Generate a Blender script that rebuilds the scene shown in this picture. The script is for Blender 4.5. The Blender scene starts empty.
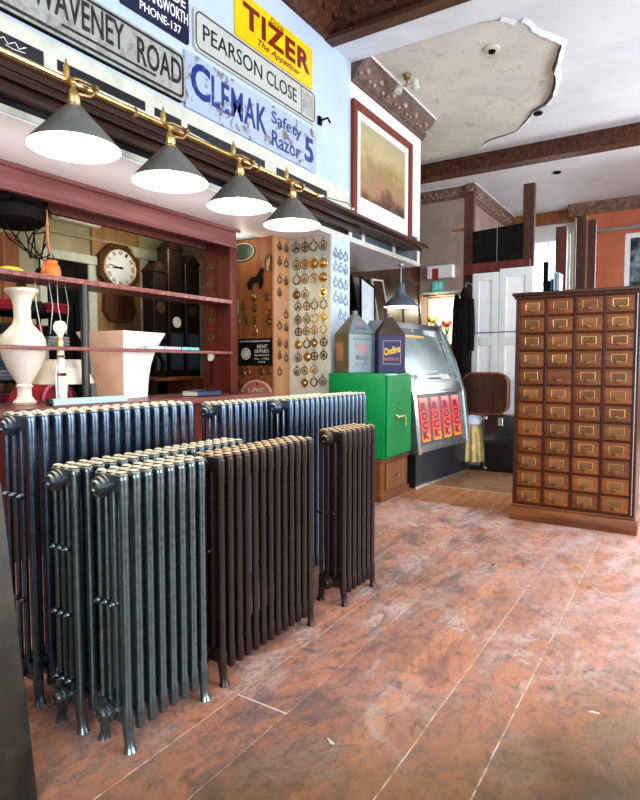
import bpy, bmesh, math, random
from mathutils import Vector, Matrix, Euler
random.seed(7)
R = math.radians
COL = bpy.context.scene.collection

# ------------------------------------------------------------------ camera maths (used to place things from image pixels)
F = 581.0; EYE = 1.3
YAW = math.atan2(368, math.hypot(F, 35)); PIT = math.atan2(35, F)
FW = Vector((-math.sin(YAW)*math.cos(PIT), math.cos(YAW)*math.cos(PIT), -math.sin(PIT)))
RT = Vector((math.cos(YAW), math.sin(YAW), 0)); UPV = RT.cross(FW)
O = Vector((0, 0, EYE))
def _ray(x, y): return FW*F + RT*(x-320) - UPV*(y-400)
def PZ(x, y, z=0): d = _ray(x, y); return O + d*((z-EYE)/d.z)
def PX(x, y, X): d = _ray(x, y); return O + d*(X/d.x)
def PY(x, y, Y): d = _ray(x, y); return O + d*(Y/d.y)

# ------------------------------------------------------------------ materials
def nt(name):
    m = bpy.data.materials.new(name); m.use_nodes = True
    t = m.node_tree; b = t.nodes['Principled BSDF']
    return m, t, b
def N(t, typ, **kw):
    n = t.nodes.new(typ)
    for k, v in kw.items():
        if k.startswith('i_'): n.inputs[k[2:].replace('_', ' ')].default_value = v
        else: setattr(n, k, v)
    return n
def ramp(t, fac, stops):
    r = t.nodes.new('ShaderNodeValToRGB'); e = r.color_ramp.elements
    while len(e) < len(stops): e.new(0.5)
    for i, (p, c) in enumerate(stops):
        e[i].position = p; e[i].color = (*c, 1) if len(c) == 3 else c
    t.links.new(fac, r.inputs['Fac']); return r
def coords(t, scale=(1, 1, 1), kind='Object'):
    tc = t.nodes.new('ShaderNodeTexCoord'); mp = t.nodes.new('ShaderNodeMapping')
    mp.inputs['Scale'].default_value = scale
    t.links.new(tc.outputs[kind], mp.inputs['Vector']); return mp.outputs['Vector']
def noise(t, vec, scale, detail=4, rough=.55, dist=0):
    n = N(t, 'ShaderNodeTexNoise'); n.inputs['Scale'].default_value = scale
    n.inputs['Detail'].default_value = detail; n.inputs['Roughness'].default_value = rough
    n.inputs['Distortion'].default_value = dist
    t.links.new(vec, n.inputs['Vector']); return n.outputs['Fac']
def mixc(t, fac, a, b, mode='MIX'):
    m = N(t, 'ShaderNodeMix', data_type='RGBA', blend_type=mode)
    for s, v in ((0, fac), (6, a), (7, b)):
        if hasattr(v, 'is_linked') or hasattr(v, 'links'): t.links.new(v, m.inputs[s])
        elif s == 0: m.inputs[0].default_value = v
        else: m.inputs[s].default_value = (*v, 1)
    return m.outputs[2]
def math_(t, op, a, b=None, c=None):
    m = N(t, 'ShaderNodeMath', operation=op)
    for i, v in enumerate((a, b, c)):
        if v is None: continue
        if hasattr(v, 'links'): t.links.new(v, m.inputs[i])
        else: m.inputs[i].default_value = v
    return m.outputs[0]
def bump(t, b, h, s=.3, d=.01):
    n = N(t, 'ShaderNodeBump'); n.inputs['Strength'].default_value = s; n.inputs['Distance'].default_value = d
    t.links.new(h, n.inputs['Height']); t.links.new(n.outputs[0], b.inputs['Normal'])
def mat(name, c1, c2=None, rough=.5, metal=0, scale=(1, 1, 1), ns=8, bmp=0, spec=None, lo=.35, hi=.65, emit=None, es=1, detail=4, vary=0, trans=0, alpha=1):
    m, t, b = nt(name)
    c2 = c2 or tuple(x*.8 for x in c1)
    v = coords(t, scale); f = noise(t, v, ns, detail)
    r = ramp(t, f, [(lo, c1), (hi, c2)])
    out = r.outputs['Color']
    if vary:
        oi = N(t, 'ShaderNodeObjectInfo'); h = N(t, 'ShaderNodeHueSaturation')
        mr = N(t, 'ShaderNodeMapRange'); mr.inputs['To Min'].default_value = 1-vary; mr.inputs['To Max'].default_value = 1+vary
        t.links.new(oi.outputs['Random'], mr.inputs['Value']); t.links.new(mr.outputs[0], h.inputs['Value'])
        t.links.new(out, h.inputs['Color']); out = h.outputs['Color']
    t.links.new(out, b.inputs['Base Color'])
    b.inputs['Roughness'].default_value = rough; b.inputs['Metallic'].default_value = metal
    if spec is not None: b.inputs['Specular IOR Level'].default_value = spec
    if bmp: bump(t, b, f, bmp, .01)
    if emit: b.inputs['Emission Color'].default_value = (*emit, 1); b.inputs['Emission Strength'].default_value = es
    if trans: b.inputs['Transmission Weight'].default_value = trans
    if alpha < 1: b.inputs['Alpha'].default_value = alpha
    return m
def wood(name, c1, c2, axis='Z', rough=.45, ns=14, vary=0, bmp=.15):
    s = {'X': (.08, 1, 1), 'Y': (1, .08, 1), 'Z': (1, 1, .08)}[axis]
    return mat(name, c1, c2, rough=rough, scale=s, ns=ns, bmp=bmp, vary=vary, detail=6, lo=.3, hi=.7, spec=.3)

M = {}
M['blue'] = mat('blue_wall_paint', (.40, .50, .63), (.45, .55, .68), rough=.55, ns=2)
M['white'] = mat('white_wall_paint', (.70, .72, .70), (.62, .66, .66), rough=.5, ns=3)
M['cream'] = mat('cream_paint', (.60, .61, .52), (.48, .49, .42), rough=.5, ns=6)
M['soffit'] = mat('soffit_paint', (.92, .92, .96), (.86, .85, .88), rough=.5, ns=3)
M['mahog'] = wood('mahogany_long', (.30, .13, .12), (.17, .06, .055), 'Y', rough=.3)
M['mahogz'] = wood('mahogany_upright', (.17, .04, .028), (.08, .018, .015), 'Z', rough=.3)
M['darkwood'] = wood('dark_wood', (.075, .032, .018), (.035, .015, .01), 'Z', rough=.4)
M['darkwoody'] = wood('dark_wood_long', (.085, .04, .028), (.04, .02, .015), 'Y', rough=.35)
M['darkwoodx'] = wood('dark_wood_cross', (.10, .045, .025), (.05, .022, .014), 'X', rough=.45)
M['midwood'] = wood('mid_wood', (.30, .13, .05), (.18, .07, .03), 'Z', rough=.4)
M['panelwood'] = wood('pine_panel', (.30, .12, .045), (.17, .06, .022), 'Z', rough=.5)
M['palewood'] = wood('pale_board', (.50, .29, .16), (.38, .20, .11), 'Z', rough=.55)
M['black'] = mat('black_gloss', (.012, .012, .014), (.02, .02, .022), rough=.3)
M['blackm'] = mat('black_matt', (.006, .005, .005), (.012, .010, .010), rough=.7, spec=.12)
M['glassp'] = mat('smoked_glass', (.045, .075, .10), (.10, .14, .17), rough=.12, ns=3)
M['blackglass'] = mat('black_glass', (.008, .009, .01), (.03, .03, .03), rough=.12, ns=4)
M['brass'] = mat('brass', (.80, .55, .22), (.55, .36, .14), rough=.28, metal=1, ns=30)
M['brassd'] = mat('aged_brass', (.38, .25, .11), (.22, .14, .06), rough=.38, metal=.9, ns=40)
M['pewter'] = mat('dull_white_metal', (.26, .32, .40), (.18, .23, .29), rough=.4, metal=.7, ns=30)
M['antique'] = mat('old_bronze', (.25, .16, .09), (.14, .09, .05), rough=.45, metal=.7, ns=40)
M['silver'] = mat('silver_metal', (.62, .64, .66), (.45, .47, .5), rough=.25, metal=1, ns=12)
M['steel'] = mat('brushed_steel', (.50, .54, .55), (.38, .42, .43), rough=.32, metal=.8, ns=6, scale=(1, 1, 6))
M['shade'] = mat('grey_enamel', (.17, .17, .15), (.13, .13, .12), rough=.42, ns=5)
M['lining'] = mat('white_lining', (.9, .88, .8), (.9, .88, .8), rough=.5, emit=(1, .90, .70), es=.42)
M['bulb'] = mat('lit_bulb', (1, 1, 1), (1, 1, 1), emit=(1, .95, .85), es=12)
M['paper'] = mat('paper', (.75, .72, .62), (.62, .58, .48), rough=.7)
M['alabaster'] = mat('alabaster', (.80, .74, .64), (.70, .62, .52), rough=.35, ns=6)
M['whitecer'] = mat('white_ceramic', (.84, .84, .86), (.78, .78, .80), rough=.25)
M['pinkcer'] = mat('warm_ceramic', (.80, .52, .38), (.82, .60, .48), rough=.3, ns=2)
M['orange'] = mat('orange_wall_paint', (.52, .17, .085), (.46, .14, .065), rough=.55, ns=3)
M['tan'] = mat('tan_wall_paint', (.42, .33, .28), (.35, .27, .22), rough=.6, ns=3)
M['greycream'] = mat('aged_cream_wall', (.42, .38, .25), (.30, .27, .18), rough=.6, ns=2)
M['greenpaint'] = mat('green_enamel', (.0, .30, .085), (.0, .25, .07), rough=.35, ns=3)
M['red'] = mat('red_cloth', (.40, .02, .03), (.2, .01, .03), rough=.7)
M['bluecl'] = mat('blue_cloth', (.05, .10, .22), (.03, .05, .12), rough=.7)
M['whitecl'] = mat('white_cloth', (.65, .72, .80), (.5, .58, .7), rough=.8, ns=12)
M['creamcl'] = mat('cream_cloth', (.62, .50, .24), (.42, .32, .14), rough=.8, ns=12)
M['paleblue'] = mat('pale_blue_card', (.42, .62, .70), (.50, .68, .74), rough=.5)
M['cornice'] = mat('brown_plaster', (.11, .045, .022), (.045, .018, .010), rough=.5, ns=16, bmp=.35, spec=.3)
M['corniceg'] = mat('grey_brown_plaster', (.155, .105, .085), (.085, .055, .045), rough=.55, ns=10, bmp=.15, spec=.3)
M['rosette'] = mat('worn_rosette_plaster', (.42, .33, .28), (.22, .15, .12), rough=.5, ns=12)
M['cornicep'] = mat('pink_brown_plaster', (.26, .18, .13), (.13, .08, .055), rough=.55, ns=12, bmp=.2, spec=.3)
M['terracotta'] = mat('terracotta', (.70, .22, .04), (.55, .15, .03), rough=.5, ns=5)
M['yellow'] = mat('yellow_paint', (.85, .55, .02), (.8, .48, .02), rough=.4)

def radiator_mat(name, c1, c2, metal, rough, dust, dn=.42):
    m, t, b = nt(name)
    v = coords(t); f = noise(t, v, 40, 5); r = ramp(t, f, [(.3, c1), (.7, c2)])
    g = N(t, 'ShaderNodeNewGeometry'); s = N(t, 'ShaderNodeSeparateXYZ'); t.links.new(g.outputs['Normal'], s.inputs[0])
    s2 = N(t, 'ShaderNodeSeparateXYZ'); t.links.new(g.outputs['Position'], s2.inputs[0])
    up = N(t, 'ShaderNodeMapRange'); up.inputs['From Min'].default_value = .35; up.inputs['From Max'].default_value = .9
    t.links.new(s.outputs['Z'], up.inputs['Value'])
    hi = math_(t, 'GREATER_THAN', s2.outputs['Z'], .75)
    f2 = noise(t, v, 22, 4)
    dd = N(t, 'ShaderNodeMapRange'); dd.inputs['From Min'].default_value = .25; dd.inputs['From Max'].default_value = dn
    t.links.new(f2, dd.inputs['Value'])
    k = math_(t, 'MULTIPLY', math_(t, 'MULTIPLY', up.outputs[0], hi), dd.outputs[0])
    t.links.new(mixc(t, k, r.outputs['Color'], dust), b.inputs['Base Color'])
    t.links.new(math_(t, 'MULTIPLY', math_(t, 'SUBTRACT', 1, k), metal), b.inputs['Metallic'])
    t.links.new(math_(t, 'MULTIPLY_ADD', k, .4, rough), b.inputs['Roughness'])
    bump(t, b, f, .12, .004)
    return m
M['gun'] = radiator_mat('gunmetal_castiron', (.10, .135, .145), (.19, .24, .26), .88, .27, (.80, .70, .50))
M['gunb'] = radiator_mat('blue_steel_castiron', (.09, .13, .18), (.17, .225, .30), .85, .28, (.84, .76, .58))
M['brn'] = radiator_mat('chocolate_castiron', (.045, .026, .024), (.028, .017, .016), .35, .32, (.70, .50, .32))

M['brassl'] = mat('label_brass', (.62, .42, .18), (.34, .21, .09), rough=.35, metal=.85, ns=3, vary=.3)
def drawer_mat():
    m, t, b = nt('oak_drawer_front')
    v = coords(t, (.15, 1, 1)); f = noise(t, v, 22, 6, .6)
    r = ramp(t, f, [(.3, (.30, .098, .022)), (.7, (.11, .032, .009))])
    oi = N(t, 'ShaderNodeObjectInfo'); mr = N(t, 'ShaderNodeMapRange'); mr.inputs['To Min'].default_value = .75; mr.inputs['To Max'].default_value = 1.4
    t.links.new(oi.outputs['Random'], mr.inputs['Value'])
    h = N(t, 'ShaderNodeHueSaturation'); t.links.new(mr.outputs[0], h.inputs['Value']); t.links.new(r.outputs[0], h.inputs['Color'])
    t.links.new(h.outputs[0], b.inputs['Base Color']); b.inputs['Roughness'].default_value = .35
    bump(t, b, f, .12, .004); return m
M['drawer'] = drawer_mat()
M['carcass'] = wood('cabinet_oak', (.085, .026, .011), (.035, .011, .006), 'Z', rough=.35)

def floor_mat():
    m, t, b = nt('worn_painted_floorboards')
    tc = N(t, 'ShaderNodeTexCoord'); P = tc.outputs['Object']
    s = N(t, 'ShaderNodeSeparateXYZ'); t.links.new(P, s.inputs[0]); X, Y = s.outputs['X'], s.outputs['Y']
    # boards .12 wide along Y, seams every .24
    bx = math_(t, 'DIVIDE', math_(t, 'ADD', X, 1.462), .1195)
    idx = math_(t, 'FLOOR', bx)
    wn = N(t, 'ShaderNodeTexWhiteNoise', noise_dimensions='1D'); t.links.new(idx, wn.inputs['W'])
    fr = math_(t, 'FRACT', math_(t, 'MULTIPLY', bx, .5))
    d = math_(t, 'MINIMUM', fr, math_(t, 'SUBTRACT', 1, fr))
    fr1 = math_(t, 'FRACT', bx); d1 = math_(t, 'MINIMUM', fr1, math_(t, 'SUBTRACT', 1, fr1))
    def nz(sc, detail=5, rough=.6, dist=0, mp=(1, 1, 1)):
        q = N(t, 'ShaderNodeMapping'); q.inputs['Scale'].default_value = mp; t.links.new(P, q.inputs['Vector'])
        return noise(t, q.outputs[0], sc, detail, rough, dist)
    big = nz(1.3, 3, .5, .4); med = nz(4.2, 9, .72, .6, (1, .55, 1)); fine = nz(26, 6, .7, .5, (1, .5, 1)); scuff = nz(7, 9, .75, 1.6)
    base = ramp(t, med, [(.28, (.12, .08, .07)), (.38, (.34, .14, .09)), (.47, (.60, .25, .12)), (.535, (.42, .23, .17)), (.60, (.66, .46, .38)), (.68, (.34, .27, .24)), (.78, (.16, .135, .13))]).outputs['Color']
    pink = mixc(t, ramp(t, big, [(.35, (0, 0, 0)), (.65, (1, 1, 1))]).outputs['Color'], (.58, .23, .12), (.66, .47, .46))
    c = mixc(t, .2, base, pink)
    # board tone
    c = mixc(t, math_(t, 'MULTIPLY', wn.outputs['Value'], .42), c, (.24, .13, .11))
    # grey scuffs
    sg = ramp(t, scuff, [(.52, (0, 0, 0)), (.66, (1, 1, 1))]).outputs['Color']
    c = mixc(t, math_(t, 'MULTIPLY', sg, .75), c, (.14, .13, .135))
    s2 = ramp(t, nz(2.1, 7, .7, 1.2), [(.55, (0, 0, 0)), (.68, (1, 1, 1))]).outputs['Color']
    c = mixc(t, math_(t, 'MULTIPLY', s2, .5), c, (.60, .55, .50))
    fd = ramp(t, fine, [(.34, (1, 1, 1)), (.46, (0, 0, 0))]).outputs['Color']
    c = mixc(t, math_(t, 'MULTIPLY', fd, .6), c, (.13, .085, .07))
    # scratches: thin voronoi/wave lines
    wv = N(t, 'ShaderNodeTexVoronoi', feature='DISTANCE_TO_EDGE'); wv.inputs['Scale'].default_value = 5.5
    q = N(t, 'ShaderNodeMix', data_type='VECTOR'); 
    nn = N(t, 'ShaderNodeTexNoise'); nn.inputs['Scale'].default_value = 4; nn.inputs['Detail'].default_value = 5
    t.links.new(P, nn.inputs['Vector'])
    va = N(t, 'ShaderNodeVectorMath', operation='MULTIPLY_ADD'); va.inputs[1].default_value = (.6, .6, 0)
    t.links.new(nn.outputs['Color'], va.inputs[0]); t.links.new(P, va.inputs[2]); t.links.new(va.outputs[0], wv.inputs['Vector'])
    sc = math_(t, 'MULTIPLY', math_(t, 'LESS_THAN', wv.outputs['Distance'], .018), ramp(t, nz(2.5), [(.48, (0, 0, 0)), (.6, (1, 1, 1))]).outputs['Color'])
    c = mixc(t, math_(t, 'MULTIPLY', sc, .15), c, (.24, .12, .10))
    # pale pink sheen further in, painted into the board colour
    wy = N(t, 'ShaderNodeMapRange'); wy.inputs['From Min'].default_value = 2.2; wy.inputs['From Max'].default_value = 4.6; t.links.new(math_(t, 'ADD', Y, math_(t, 'MULTIPLY', X, .5)), wy.inputs['Value'])
    wf = ramp(t, nz(3.0, 8, .72, 1.0, (1, .6, 1)), [(.40, (0, 0, 0)), (.58, (1, 1, 1))]).outputs['Color']
    c = mixc(t, math_(t, 'MULTIPLY', math_(t, 'MULTIPLY', wy.outputs[0], wf), .6), c, (.70, .56, .56))
    # dark dirty patches among the boards at the left
    lx_ = N(t, 'ShaderNodeMapRange'); lx_.inputs['From Min'].default_value = -.55; lx_.inputs['From Max'].default_value = -1.1; t.links.new(X, lx_.inputs['Value'])
    df = ramp(t, nz(3.6, 8, .7, .9, (1, .55, 1)), [(.50, (0, 0, 0)), (.62, (1, 1, 1))]).outputs['Color']
    c = mixc(t, math_(t, 'MULTIPLY', math_(t, 'MULTIPLY', lx_.outputs[0], df), .72), c, (.13, .115, .12))
    # near-right boards: yellow-brown, with shadow darkened into the colour
    gx = math_(t, 'SUBTRACT', math_(t, 'MULTIPLY_ADD', X, .9, 2.85), Y)
    gm = N(t, 'ShaderNodeMapRange'); gm.inputs['From Min'].default_value = -.1; gm.inputs['From Max'].default_value = .7
    t.links.new(math_(t, 'ADD', gx, math_(t, 'MULTIPLY', math_(t, 'SUBTRACT', med, .5), 1.5)), gm.inputs['Value'])
    c = mixc(t, math_(t, 'MULTIPLY', gm.outputs[0], .78), c, (.115, .068, .025))
    # dark shadow near the right foreground, painted into the floor colour
    shadow_d = N(t, 'ShaderNodeVectorMath', operation='DISTANCE'); shadow_d.inputs[1].default_value = (-.18, 1.80, 0)
    sv_ = N(t, 'ShaderNodeVectorMath', operation='MULTIPLY_ADD'); sv_.inputs[1].default_value = (.5, .5, 0); sv_.inputs[2].default_value = (-.25, -.25, 0)
    t.links.new(nn.outputs['Color'], sv_.inputs[0]); sw_ = N(t, 'ShaderNodeVectorMath', operation='ADD'); t.links.new(sv_.outputs[0], sw_.inputs[0]); t.links.new(P, sw_.inputs[1]); t.links.new(sw_.outputs[0], shadow_d.inputs[0])
    sr_ = N(t, 'ShaderNodeMapRange'); sr_.inputs['From Min'].default_value = .36; sr_.inputs['From Max'].default_value = .12; t.links.new(shadow_d.outputs['Value'], sr_.inputs['Value'])
    c = mixc(t, math_(t, 'MULTIPLY', sr_.outputs[0], .6), c, (.05, .04, .022))
    # seams
    gap = math_(t, 'LESS_THAN', d1, .012); c = mixc(t, math_(t, 'MULTIPLY', gap, .22), c, (.15, .08, .06))
    sd = None
    for xs_, wd_ in ((-1.462, .0026), (-.754, .0022), (-.508, .0026), (-1.225, .0012)):
        q_ = math_(t, 'LESS_THAN', math_(t, 'ABSOLUTE', math_(t, 'SUBTRACT', math_(t, 'ADD', X, math_(t, 'MULTIPLY', nz(6, 2), .008)), xs_+.004)), wd_)
        sd = q_ if sd is None else math_(t, 'MAXIMUM', sd, q_)
    seam = math_(t, 'MULTIPLY', sd, ramp(t, nz(13, 6, .75), [(.42, (.12,)*3), (.56, (1, 1, 1))]).outputs['Color'])
    c = mixc(t, math_(t, 'MULTIPLY', seam, .8), c, (.68, .58, .48))
    # cross joints
    cy = math_(t, 'ABSOLUTE', math_(t, 'SUBTRACT', Y, 1.705)); cm = math_(t, 'MULTIPLY', math_(t, 'LESS_THAN', cy, .004), math_(t, 'MULTIPLY', math_(t, 'GREATER_THAN', X, -1.46), math_(t, 'LESS_THAN', X, -1.225)))
    c = mixc(t, math_(t, 'MULTIPLY', cm, .8), c, (.75, .66, .58))
    # beyond the threshold: varnished brown boards
    ed = math_(t, 'ADD', Y, math_(t, 'MULTIPLY', math_(t, 'SUBTRACT', nz(3), .5), .25))
    far = math_(t, 'MULTIPLY', math_(t, 'GREATER_THAN', ed, 5.18), math_(t, 'LESS_THAN', X, -1.0))
    fb = ramp(t, nz(5, 6, .6, 0, (3, .4, 1)), [(.3, (.30, .115, .045)), (.7, (.48, .24, .12))]).outputs['Color']
    c = mixc(t, far, c, fb)
    far2 = math_(t, 'MULTIPLY', math_(t, 'GREATER_THAN', Y, 5.93), math_(t, 'LESS_THAN', X, -1.0))
    fb2 = ramp(t, nz(6, 6), [(.3, (.16, .085, .045)), (.7, (.28, .17, .09))]).outputs['Color']
    c = mixc(t, far2, c, fb2)
    ln = math_(t, 'MULTIPLY', math_(t, 'LESS_THAN', math_(t, 'ABSOLUTE', math_(t, 'SUBTRACT', Y, 5.93)), .012), math_(t, 'LESS_THAN', X, -1.0))
    c = mixc(t, math_(t, 'MULTIPLY', ln, .7), c, (.6, .5, .42))
    hs_ = N(t, 'ShaderNodeHueSaturation'); hs_.inputs['Value'].default_value = 1.22; t.links.new(c, hs_.inputs['Color']); c = hs_.outputs['Color']
    t.links.new(c, b.inputs['Base Color'])
    rr = ramp(t, scuff, [(.3, (.38,)*3), (.7, (.62,)*3)]).outputs['Color']
    t.links.new(rr, b.inputs['Roughness']); b.inputs['Specular IOR Level'].default_value = .28
    bump(t, b, math_(t, 'SUBTRACT', math_(t, 'ADD', math_(t, 'MULTIPLY', med, .6), math_(t, 'MULTIPLY', fine, .4)), math_(t, 'MULTIPLY', gap, .4)), .15, .006)
    return m
M['floor'] = floor_mat()

def ceil_mat(name, c1, c2, spots=0):
    m, t, b = nt(name)
    v = coords(t); f = noise(t, v, 1.6, 5, .6, .5)
    c = ramp(t, f, [(.35, c1), (.65, c2)]).outputs['Color']
    if spots:
        a = ramp(t, noise(t, v, 5, 9, .75, .8), [(.56, (0, 0, 0)), (.72, (1, 1, 1))]).outputs['Color']
        c = mixc(t, math_(t, 'MULTIPLY', a, spots), c, (.30, .25, .20))
        a = ramp(t, noise(t, v, 16, 9, .8, .3), [(.60, (0, 0, 0)), (.68, (1, 1, 1))]).outputs['Color']
        c = mixc(t, math_(t, 'MULTIPLY', a, spots), c, (.22, .17, .13))
        bump(t, b, noise(t, v, 9, 6), .4, .01)
    t.links.new(c, b.inputs['Base Color']); b.inputs['Roughness'].default_value = .6
    return m
M['ceil'] = ceil_mat('white_ceiling_paint', (.64, .70, .75), (.56, .62, .67))
M['peel'] = ceil_mat('bare_stained_plaster', (.60, .60, .55), (.50, .50, .46), 1.0)

# ------------------------------------------------------------------ mesh building
TX = {}
# Bar wall group is scaled about the camera eye by K_WALL; ZF lands at floor level.
K_WALL = 1.33; ZF = EYE*(K_WALL-1)/K_WALL
_WALL = Matrix.Translation((0, 0, -ZF*K_WALL)) @ Matrix.Scale(K_WALL, 4)
CV = Matrix.Identity(4)
def scale_about_eye(on):
    global CV
    CV = _WALL if on else Matrix.Identity(4)
def light(kind, name, loc, e, col, soft):
    L = bpy.data.lights.new(name, kind); L.energy = e*CV[0][0]**2; L.color = col; L.shadow_soft_size = soft
    o = bpy.data.objects.new(name, L); COL.objects.link(o); o.location = CV @ Vector(loc); return o
def frame_m(o, u, v):
    u = Vector(u).normalized(); v = Vector(v).normalized(); w = u.cross(v)
    m = Matrix.Identity(4)
    for i in range(3): m[i][0], m[i][1], m[i][2], m[i][3] = u[i], v[i], w[i], o[i]
    return m
def FX(x, y, z): return frame_m((x, y, z), (0, 1, 0), (0, 0, 1))     # facing +X, u runs along +Y
def FY(x, y, z): return frame_m((x, y, z), (1, 0, 0), (0, 0, 1))     # facing -Y, u runs along +X
def FZ(x, y, z): return Matrix.Translation((x, y, z))
class B:
    def __init__(s): s.bm = bmesh.new(); s.mats = []; s.cur = 0
    def m(s, mt):
        if mt not in s.mats: s.mats.append(mt)
        s.cur = s.mats.index(mt); return s
    def _add(s, verts, faces, M_=None):
        vs = [s.bm.verts.new((M_ @ Vector(v)) if M_ else v) for v in verts]
        for f in faces:
            try: fc = s.bm.faces.new([vs[i] for i in f]); fc.material_index = s.cur
            except ValueError: pass
        return vs
    def box(s, a, b_, bev=0, M_=None, seg=1):
        x0, y0, z0 = [min(p, q) for p, q in zip(a, b_)]; x1, y1, z1 = [max(p, q) for p, q in zip(a, b_)]
        vs = [(x, y, z) for x in (x0, x1) for y in (y0, y1) for z in (z0, z1)]
        fs = [(0, 1, 3, 2), (4, 6, 7, 5), (0, 4, 5, 1), (2, 3, 7, 6), (0, 2, 6, 4), (1, 5, 7, 3)]
        if not bev: s._add(vs, fs, M_); return s
        t = bmesh.new(); vv = [t.verts.new(v) for v in vs]
        for f in fs: t.faces.new([vv[i] for i in f])
        bmesh.ops.bevel(t, geom=t.edges[:], offset=bev, segments=seg, affect='EDGES', profile=.5)
        t.verts.index_update(); s._add([v.co.copy() for v in t.verts], [[v.index for v in f.verts] for f in t.faces], M_); t.free(); return s
    def rings(s, rings, cap=True, closed=False, M_=None):
        n = len(rings[0]); vs = [v for r in rings for v in r]; fs = []
        K = len(rings)
        for k in range(K if closed else K-1):
            a, b_ = k*n, ((k+1) % K)*n
            for i in range(n): j = (i+1) % n; fs.append((a+i, a+j, b_+j, b_+i))
        if cap and not closed: fs.append(tuple(range(n-1, -1, -1))); fs.append(tuple(range((K-1)*n, K*n)))
        s._add(vs, fs, M_); return s
    def tube(s, pts, r, n=8, closed=False, flat=1, M_=None):
        pts = [Vector(p) for p in pts]; K = len(pts); rs = r if isinstance(r, (list, tuple)) else [r]*K
        out = []; prev = None
        for i in range(K):
            if closed: d = pts[(i+1) % K]-pts[i-1]
            else: d = pts[min(i+1, K-1)]-pts[max(i-1, 0)]
            d.normalize()
            if prev is None:
                ref = Vector((0, 0, 1)) if abs(d.z) < .9 else Vector((1, 0, 0))
                u = d.cross(ref).normalized()
            else: u = (prev - d*prev.dot(d)).normalized()
            prev = u; w = d.cross(u)
            out.append([pts[i]+u*math.cos(2*math.pi*k/n)*rs[i]+w*math.sin(2*math.pi*k/n)*rs[i]*flat for k in range(n)])
        return s.rings(out, closed=closed, M_=M_)
    def cyl(s, p0, p1, r0, r1=None, n=16, M_=None):
        return s.tube([p0, p1], [r0, r1 if r1 is not None else r0], n, M_=M_)
    def lathe(s, prof, M_=None, n=24, sx=1, sy=1, cap=True):
        return s.rings([[Vector((max(r, 1e-4)*math.cos(2*math.pi*k/n)*sx, max(r, 1e-4)*math.sin(2*math.pi*k/n)*sy, z)) for k in range(n)] for r, z in prof], cap=cap, M_=M_)
    def square(s, prof, M_=None):      # square loft (half width x, half width y, z)
        return s.rings([[Vector((-a, -b_, z)), Vector((a, -b_, z)), Vector((a, b_, z)), Vector((-a, b_, z))] for a, b_, z in prof], M_=M_)
    def prism(s, poly, d, M_=None, w0=0):
        n = len(poly); vs = [(x, y, w0) for x, y in poly]+[(x, y, w0+d) for x, y in poly]
        fs = [tuple(range(n-1, -1, -1)), tuple(range(n, 2*n))]+[(i, (i+1) % n, n+(i+1) % n, n+i) for i in range(n)]
        s._add(vs, fs, M_); return s
    def sph(s, c, r, n=10, M_=None):
        r = r if isinstance(r, (tuple, list)) else (r, r, r); k = max(4, n//2+1)
        return s.rings([[Vector((c[0]+r[0]*math.sin(math.pi*max(.02, min(.98, j/k)))*math.cos(2*math.pi*i/n), c[1]+r[1]*math.sin(math.pi*max(.02, min(.98, j/k)))*math.sin(2*math.pi*i/n), c[2]-r[2]*math.cos(math.pi*j/k))) for i in range(n)] for j in range(k+1)], M_=M_)
    def ring(s, c, Rr, r, M_=None, n=16, k=6, a0=0, a1=360, sy=1, flat=1):
        full = a1-a0 >= 360; cnt = n if full else n+1
        pts = [(c[0]+Rr*math.cos(R(a0+(a1-a0)*i/n)), c[1]+Rr*sy*math.sin(R(a0+(a1-a0)*i/n)), c[2]) for i in range(cnt)]
        return s.tube(pts, r, k, closed=full, M_=M_)
    def build(s, name, mt=None, parent=None, local=False, sharp=35):
        if mt is not None and not s.mats: s.mats = [mt]
        bmesh.ops.recalc_face_normals(s.bm, faces=s.bm.faces[:])
        if not local:
            s.bm.transform(CV)
            if parent is not None: s.bm.transform(TX.get(parent.name, Matrix.Identity(4)).inverted())
        for f in s.bm.faces: f.smooth = True
        for e in s.bm.edges:
            if len(e.link_faces) == 2 and e.calc_face_angle(0) > R(sharp): e.smooth = False
        me = bpy.data.meshes.new(name); s.bm.to_mesh(me); s.bm.free()
        for k in s.mats: me.materials.append(k)
        o = bpy.data.objects.new(name, me); COL.objects.link(o)
        if parent is not None:
            o.parent = parent; TX[o.name] = TX.get(parent.name, Matrix.Identity(4))
        return o
def rrect(w, h, r, x=0, y=0, n=4):
    p = []
    for cx, cy, a in ((w/2-r, h/2-r, 0), (-w/2+r, h/2-r, 90), (-w/2+r, -h/2+r, 180), (w/2-r, -h/2+r, 270)):
        for i in range(n+1): p.append((x+cx+r*math.cos(R(a+90*i/n)), y+cy+r*math.sin(R(a+90*i/n))))
    return p
def rect(x0, y0, x1, y1): return [(x0, y0), (x1, y0), (x1, y1), (x0, y1)]
def circ(x, y, r, n=20, sy=1): return [(x+r*math.cos(2*math.pi*i/n), y+r*sy*math.sin(2*math.pi*i/n)) for i in range(n)]
def star(x, y, r, k=5, q=.45): return [(x+(r if i % 2 == 0 else r*q)*math.cos(math.pi/2+math.pi*i/k), y+(r if i % 2 == 0 else r*q)*math.sin(math.pi/2+math.pi*i/k)) for i in range(2*k)]
def tag(o, label=None, cat=None, group=None, kind=None):
    for k, v in (('label', label), ('category', cat), ('group', group), ('kind', kind)):
        if v: o[k] = v
    return o
def thing(name, label, cat, loc=(0, 0, 0), rz=0, group=None):
    o = bpy.data.objects.new(name, None); COL.objects.link(o); o.empty_display_size = .05
    loc = CV @ Vector(loc); o.location = loc; o.rotation_euler = (0, 0, rz)
    TX[o.name] = Matrix.Translation(loc) @ Matrix.Rotation(rz, 4, 'Z')
    return tag(o, label, cat, group)
def struct(o): o['kind'] = 'structure'; return o
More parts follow.
